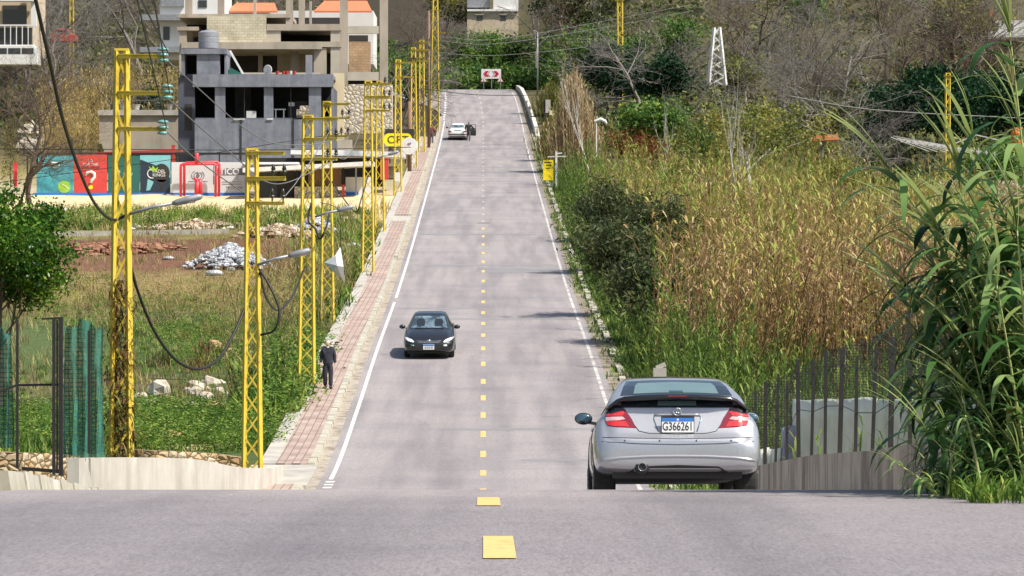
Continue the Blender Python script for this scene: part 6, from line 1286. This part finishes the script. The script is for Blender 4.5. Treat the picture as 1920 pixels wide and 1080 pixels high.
# bare trees
bare = []
for i in range(6):
    t_, tips = grow(8.5, .17, (8, 6, 5, 3), .85, .60, 300+i, upward=.07, ns=5, trunk_frac=.5, crook=.27, start=.2)
    root = thing('bare_tree', 'x', 'tree', (0, 0, 0)); k = len(t_[1]); mesh_obj('trunk', (t_[0], t_[1], t_[2]), 'bark_grey' if i % 3 else 'bark_brown', root); bare.append(root)
used = set()
def bare_at(px, d, h, label=None, side='right', proto=None):
    i = random.randrange(6) if proto is None else proto
    src = bare[i]
    if i in used: r_ = copy_tree(src)
    else: r_ = src; used.add(i)
    x = xa(px, d); r_.location = (x, d, Tz(x, d)-.1); r_.rotation_euler = (0, 0, random.uniform(0, 6.28)); s = h/8.5; r_.scale = (s*random.uniform(.9, 1.25), s*random.uniform(.9, 1.25), s)
    tag(r_, label or 'leafless grey tree in the bare wood on the %s hillside' % side, 'tree', 'bare trees on the %s hillside' % side)
random.seed(33)
bare_at(1520, 232, 9.5, 'tall bare tree with a pale forked trunk in the middle of the right hillside', proto=1)
bare_at(1290, 270, 8.5, 'bare grey tree leaning left of the white lattice tower', proto=2); bare_at(1590, 236, 6.0, 'low bare grey tree with tangled branches left of the pale roof frame', proto=4); bare_at(1650, 232, 5.4, 'low tangled bare tree just left of the striped mast', proto=5)
for k in range(34):
    d = random.uniform(300, 425); lo = 1190 if d < 350 else 1050; bare_at(random.uniform(lo, 1930), d, random.uniform(7, 12), side='right')
for k in range(26):
    d = random.uniform(300, 400); bare_at(random.uniform(-10, 330 if k < 17 else 820), d, random.uniform(7, 11), side='left')
bare_at(720, 290, 9, 'bare pale tree just right of the concrete frame', 'left'); bare_at(770, 330, 10, 'bare tree behind the far yellow poles', 'left'); bare_at(1000, 415, 12, 'bare tree above the grey lamp pole at the road top', 'right'); bare_at(1050, 418, 12, 'bare tree right of the one above the lamp pole', 'right')
bare_at(60, 215, 9, 'dark bare tree before the balcony house in the upper left', 'left', 0); bare_at(15, 212, 7, 'dark bare tree at the left edge before the rockery', 'left', 3); bare_at(215, 282, 7.5, 'bare tree on the reed slope behind the tall pole', 'left'); bare_at(120, 280, 6.5, 'bare tree between the minibus and the reed slope', 'left')
# dark leafed evergreen by the white house, cypress, yucca-like plants near the court
leafy('leafy_tree', 'dark round tree below the white house balcony', 296, 0, 284, 5.6, 3.6, 170, 'evergreen_leaf', 3500, .26, .14, clump=.8)
leafy('leafy_tree', 'tall dark dense tree in front of the pink house', 1050, 0, 405, 13, 7.5, 171, 'dark_leaf', 6500, .36, .2, clump=1.1, z=Tz(xa(1050, 405), 405))
def cypress(px, d, h, w_, label, m='bright_leaf'):
    x = xa(px, d); root = thing('small_cypress', label, 'tree', (x, d, Tz(x, d))); MB().tube([(0, 0, 0), (0, 0, h*.9)], .05, 5).build('trunk', 'bark_brown', root); n = 1500; t_ = RNG.uniform(0, 1, n)**.7; a = RNG.uniform(0, 6.3, n); r_ = w_/2*(1-t_)**.7*RNG.uniform(.4, 1, n); mesh_obj('crown', leaves_at(np.stack([r_*np.cos(a), r_*np.sin(a), .1+t_*h], -1), .16, .07, droop=-.8), m, root)
cypress(265, 262.6, 2.6, 1.0, 'small green cypress on the terrace wall'); cypress(20, 246, 4.6, 1.6, 'yellow-green conifer at the far left behind the court', 'olive_leaf'); cypress(188, 252, 2.6, 1.2, 'small conifer left of the terrace wall', 'olive_leaf')
for i, (px, d, h) in enumerate([(105, 250, 2.6), (130, 256, 3.4), (150, 254, 3.0)]):
    x = xa(px, d); r_ = thing('yucca', ['low spiky yucca above the teal banner', 'tallest spiky yucca in the rockery', 'spiky yucca right of the tallest one'][i], 'plant', (x, d, Tz(x, d)+.6), 0, 'yuccas in the rockery'); MB().tube([(0, 0, -.6), (.05, 0, h*.5)], .07, 6).build('trunk', 'bark_brown', r_)
    pr = []
    for k in range(60): v, q_ = strip_leaf(.8, .08, random.uniform(-.2, 1.5), .5, 2, random.uniform(0, 6.3), (.05, 0, h*.5)); pr.append((v, q_, random.random()))
    mesh_obj('leaves', cat(pr), 'olive_leaf', r_)
# tall dry plumes, white dead shrub, tower, frame roof, far roofs on the right
random.seed(5)
def cane_group(name, label, px, d, w_, h, n, m):
    x = xa(px, d); r_ = thing(name, label, 'reeds', (x, d, Tz(x, d)-.1)); pr = []
    for k in range(n):
        bx, by = random.gauss(0, w_*.26), random.gauss(0, .6); hh = h*random.uniform(.55, 1)*(1-min(.5, abs(bx)/w_*.9)); lx = bx*.25+random.gauss(0, .12); p = [(bx, by, 0), (bx+lx*.4, by, hh*.5), (bx+lx, by, hh)]
        v, q_ = np_tube(p, [.018, .015, .012], 3); pr.append((v, q_, random.random()))
        for j in range(12): t_ = random.uniform(.2, 1); v, q_ = strip_leaf(.5, .06, random.uniform(.8, 1.4), random.uniform(.2, 1), 2, random.uniform(0, 6.3), (bx+lx*t_, by, hh*t_)); pr.append((v, q_, random.random()))
    mesh_obj('stalks', cat(pr), m, r_)
cane_group('dry_reed_clump', 'tall clump of pale dry reeds standing by the far right kerb', 1078, 262, 2.7, 8.6, 420, 'plume')
cane_group('dry_reed_clump', 'lower greenish reed clump left of the tall dry one', 1040, 280, 2.6, 4.6, 160, 'reed_leaf'); cane_group('dry_reed_clump', 'small olive reed clump beside the parapet', 1034, 340, 3.0, 4.2, 170, 'olive_leaf')
def pale_shrub(px, d, h, label):
    t_, tips = grow(h, .07, (8, 4), .3, .6, 77+int(px), upward=.6, ns=4, trunk_frac=.55, start=.15); r_ = thing('bare_shrub', label, 'shrub', (xa(px, d), d, Tz(xa(px, d), d))); mesh_obj('branches', t_, 'bark_pale', r_)
pale_shrub(1112, 245, 6.0, 'thin white-stemmed bare shrub right of the tall dry reeds'); pale_shrub(1245, 235, 4.2, 'thin pale bare shrub behind the reed bed'); pale_shrub(1400, 192, 6.5, 'pale crooked bare branches inside the wide yellow-green tree')
tw_ = thing('lattice_tower', 'white tapering lattice tower among the bare trees', 'tower', tuple(at(1344, 160, 300))); mb = MB(); kx = 300/F; lattice(mb, 0, 0, 0, 108*kx, 32*kx, 10*kx, .2, .13, .62); mb.build('mast', 'box_white', tw_)
mat('steel_pale', [(.38, .38, .38), (.5, .5, .5)], 5, .6)
fr_ = thing('roof_frame', 'pale twisted pipe roof frame among the trees on the right', 'frame', tuple(at(1770, 295, 228))); kx = 228/F; mb = MB()
for i in range(8): t_ = i/7; mb.beam(((-100+t_*70)*kx, 0, (38-10*t_)*kx), ((-20+t_*110)*kx, 2.5, (14-4*t_)*kx), .035)
for i in range(4): mb.beam(((-95+i*6)*kx, .5*i, (40-i*3)*kx), ((98-i*4)*kx, .6*i, (6+i*2.2)*kx), .035)
mb.beam((20*kx, 0, 26*kx), (60*kx, 0, 42*kx), .07).beam((60*kx, 0, 42*kx), (105*kx, 0, 32*kx), .07)
for i in range(6): mb.beam(((20+15*i)*kx, 0, 0), ((20+15*i)*kx, 0, 18*kx), .06)
mb.build('pipes', 'steel_pale', fr_)
o = MB(at(1549, 264, 226)).prism([(xa(1525, 226), za(264, 226)), (xa(1574, 226), za(262, 226)), (xa(1570, 226), za(252, 226)), (xa(1528, 226), za(254, 226))], 226, 227.5).build('orange_cover', 'tile_red'); o.location = at(1549, 264, 226); tag(o, 'orange roof patch glimpsed between the trees on the right', 'roof')
o = MB().lathe([(.01, 0), (.24, 0), (.34, .5), (.4, 1.0), (.3, 1.35), (.01, 1.35)], (0, 0, 0), 12).build('orange_barrel', 'paint_orange'); o.location = at(1908, 282, 210); tag(o, 'orange barrel at the right edge behind the cane leaves', 'barrel')
lw = new('garden_wall', 'low grey block wall in the gap right of the reed bed', 'wall', 1800, 226); part(lw, 'blocks', 'rubble', [(1745, 1930, 338, 398, 226, .5)])
hh = new('white_house', 'white house glimpsed through the trees at the upper right', 'building', 1890, 345); part(hh, 'wall', 'house_white', [(1838, 1960, 38, 70, 345, 5)]); part(hh, 'window', 'window_dark', [(1862, 1872, 44, 56, 344.95, .1), (1890, 1900, 44, 56, 344.95, .1)]); part(hh, 'chimney', 'tile_red', [(1856, 1866, 18, 38, 345.5, 1)])
wb_ = thing('road_lamp', 'white bent lamp head on a pole behind the dry reeds', 'street lamp', tuple(at(1118, 300, 240))); MB().tube([(0, 0, 0), (0, 0, 2.6), (.2, 0, 2.8)], .05, 6).build('pole', 'box_white', wb_); MB().tube([(-.1, 0, 2.6), (.3, 0, 2.75), (.6, 0, 2.6), (.7, 0, 2.45)], [.1, .14, .12, .06], 8).build('lamp_head', 'box_white', wb_)
rc = thing('red_car', 'red car half hidden by branches in the upper left', 'car', tuple(at(115, 78, 316))); MB().prism([(-1.0, 0), (-1.0, .6), (-.7, .75), (-.4, 1.15), (.5, 1.15), (.9, .7), (1.3, .6), (1.3, 0)], 0, 1.5).build('body', 'paint_red', rc, bevel=.05); MB().span((-.35, -.01, .75), (.5, .02, 1.05)).build('window', 'window_dark', rc)
# citrus tree in the left foreground
leafy('citrus_tree', 'dense glossy green citrus tree cut by the left edge', 0, 0, 66, 3.9, 2.9, 210, 'citrus_leaf', 27000, .09, .05, counts=(11, 9), clump=.40, z=-2.0, trunk=.07, x=xa(0, 66), tf=.42)
# ------------------------------------------------------------------ foreground canes on the right
random.seed(9)
def cane(label, base, top, nl, L, W_, plume=0, group='giant canes at the right edge', bend=.35, lm='cane_green', leafr=(.12, 1)):
    b_, t_ = Vector(base), Vector(top); r_ = thing('giant_cane', label, 'cane', tuple(b_), 0, group); v_ = t_-b_; N = 14; pts = []
    for i in range(N+1):
        s = i/N; pts.append(Vector((v_.x*(s**(1+bend)), v_.y*s, v_.z*(1.0*s-bend*.35*s*(s-1)*2*-1*0+bend*.5*s*(1-s)))))
    MB().tube(pts, [.013*(1-.75*i/N)+.002 for i in range(N+1)], 6).build('stem', 'cane_stem', r_, smooth=True)
    pr = []
    for i in range(nl):
        s = leafr[0]+(leafr[1]-leafr[0])*(i+.5)/nl; k = min(N-1, int(s*N)); p = pts[k].lerp(pts[k+1], s*N-k); tg = (pts[k+1]-pts[k]).normalized()
        az = (0 if i % 2 else math.pi)+random.gauss(0, .7); az += 0; up = random.uniform(.2, .95)
        v, q_ = strip_leaf(L*random.uniform(.6, 1.15)*(1-.3*s), W_*random.uniform(.7, 1.1), up, random.uniform(1.9, 3.4)*(1-.25*s), 7, az, tuple(p))
        pr.append((v, q_, min(1, max(0, random.gauss(.5, .28)))))
    for k in range(4): v, q_ = strip_leaf(L*.7, W_*.7, math.atan2(v_.z, abs(v_.x)+.01)+random.uniform(-.35, .3), .6, 6, (math.pi if v_.x < 0 else 0)+random.uniform(-.5, .5), tuple(pts[-1])); pr.append((v, q_, .9))
    mesh_obj('leaves', cat(pr), lm, r_, smooth=True)
    if plume:
        pr = []; d0 = (pts[-1]-pts[-3]).normalized()
        for k in range(170): s = random.random(); c = pts[-1]+d0*(s*plume)+Vector((random.gauss(0, .008), random.gauss(0, .008), 0)); v, q_ = strip_leaf(.07, .008, 1.2, .4, 1, random.uniform(0, 6.3), tuple(c)); pr.append((v, q_, random.random()))
        mesh_obj('plume', cat(pr), 'plume', r_)
def cp(px, py, d): return at(px, py, d)
cane('cane leaning far left across the reed bed, tip pointing up-left', cp(1990, 860, 26.5), cp(1668, 318, 25.5), 30, 1.05, .105, 0, bend=.1)
cane('cane with a brown plume leaning left high on the right', cp(2010, 700, 25.6), cp(1725, 415, 26), 24, 1.0, .10, .25, bend=.2)
cane('upright cane in the top right corner with arching leaves', cp(1960, 900, 25), cp(1893, 60, 25), 24, 1.0, .10, 0, bend=.3, leafr=(.4, 1))
cane('cane behind the top corner one, bearing a brown plume', cp(1990, 860, 27), cp(1898, 165, 27), 16, .5, .045, .22, bend=.3, leafr=(.6, 1))
cane('low cane arching left over the iron bars', cp(1950, 900, 26), cp(1690, 560, 27), 26, .95, .095, 0, bend=.15)
cane('cane leaning left just above the stained wall', cp(1945, 930, 25.5), cp(1715, 690, 26.5), 24, .9, .09, 0, bend=.1)
for k in range(32):
    bx = random.uniform(1845, 2045); d = random.uniform(24.2, 28.5); tx = bx-random.uniform(10, 160)*(1 if k % 3 else .4); ty = random.uniform(420, 760) if k % 2 else random.uniform(560, 880)
    z_ = cp(bx, random.uniform(930, 950), d)
    cane('leafy green cane in the dense clump at the right edge', z_, cp(tx, ty, d+random.uniform(-.5, .8)), 22, .85, .088, 0, bend=random.uniform(.0, .4), group='leafy canes of the dense clump at the right edge')
for k in range(8):
    cane('arching green cane leaning left over the reed bed, one of the loose upper group', cp(random.uniform(1940, 2040), random.uniform(780, 900), 26+.2*k), cp(1700+k*22+random.uniform(-15, 15), 400+random.uniform(-30, 190)+k*6, 25.5+.25*k), 24, .95, .1, 0, bend=random.uniform(.05, .3), group='arching canes leaning left at the right edge', leafr=(.3, 1))
for k in range(7):
    cane('tall arching cane high at the right edge, bending over the others', cp(random.uniform(1960, 2110), random.uniform(640, 860), 25.5+.15*k), cp(1785+k*20+random.uniform(-25, 25), random.uniform(230, 470), 25.2+.2*k), 24, .9, .095, 0, bend=random.uniform(.1, .45), group='tall canes high at the right edge', leafr=(.35, 1))
for k in range(14):
    z_ = cp(random.uniform(1770, 1960), random.uniform(935, 958), random.uniform(23.6, 26)); cane('short young cane at the foot of the clump', z_, z_+Vector((random.uniform(-.35, .1), 0, random.uniform(.25, .6))), 16, .38, .03, 0, group='short canes at the foot of the clump')
nm = NM(); n = 200; px = RNG.uniform(1740, 1990, n); d = RNG.uniform(22.8, 28, n); x = (px-960)*d/F; x = np.maximum(x, 3.05); scatter(nm, [tuft_template(8, .22, .018, .1, (.6, 2.0), 3) for _ in range(5)], np.stack([x, d, np.maximum(R(d), T(x, d))], -1), RNG.uniform(.5, 1.2, n)); stuff('verge_grass', nm, 'grass_green', 'grass and fallen leaves under the canes at the right road edge', 'grass')
nm = NM(); 
for a, b_, n in ((28.5, 34, 60), (33, 38, 40)):
    x = RNG.uniform(4.0, 4.25, n); d = RNG.uniform(a, b_, n); x = x; scatter(nm, [tuft_template(8, .25, .02, .12, (.3, 1.6), 3) for _ in range(4)], np.stack([x, d, R(d)], -1), RNG.uniform(.4, 1.3, n))
stuff('wall_weeds', nm, 'dark_leaf', 'dark weeds growing at the foot of the stained grey wall', 'weeds')
# vines on the tall pole
vn = thing('climbing_vine', 'dry climbing vine wrapped around the lower part of the tall pole', 'vine', (xa(227, 78), 78, -5.0)); pr = []
for k in range(1500):
    z_ = 4.6*random.random()**1.4*1.0+.6; v, q_ = strip_leaf(random.uniform(.15, .42), .045, random.uniform(-1.2, 1.2), random.uniform(0, 2), 2, random.uniform(0, 6.3), (random.gauss(0, .15*(1.5-z_/6)), random.gauss(-.1, .15), z_)); pr.append((v, q_, random.random()))
mesh_obj('leaves', cat(pr), 'grass_brown', vn)
nm = NM(); n = 420; px = RNG.uniform(-10, 130, n); d = RNG.uniform(72, 86, n); x = (px-960)*d/F; scatter(nm, TB, np.stack([x, d, T(x, d)-.02], -1), RNG.uniform(.5, 1.1, n)); stuff('green_weeds', nm, 'grass_green', 'bright green weeds behind the gate at the left', 'weeds')

# litter and leaf debris along the kerbs
leafmat('litter', ['2c2418', '4a3a26', '7a6a4c', 'a89a7c'], .1)
nm = NM(); n = 700; d = np.r_[RNG.uniform(86, 200, n), RNG.uniform(18, 30, 160)]; x = np.r_[C(d[:n])-4.2+np.abs(RNG.normal(0, .13, n)), RNG.uniform(2.7, 3.9, 160)]
k_ = np.round(d[:n]/3.1)*3.1+RNG.normal(0, .25, n); d[:n] = k_; scatter(nm, [leafcloud(5, .1, .05)], np.stack([x, d, R(d)+.03], -1), np.r_[RNG.uniform(.1, .35, n), RNG.uniform(.03, .12, 160)]); stuff('leaf_litter', nm, 'litter', 'dry leaves and grit gathered along the kerbs', 'litter')
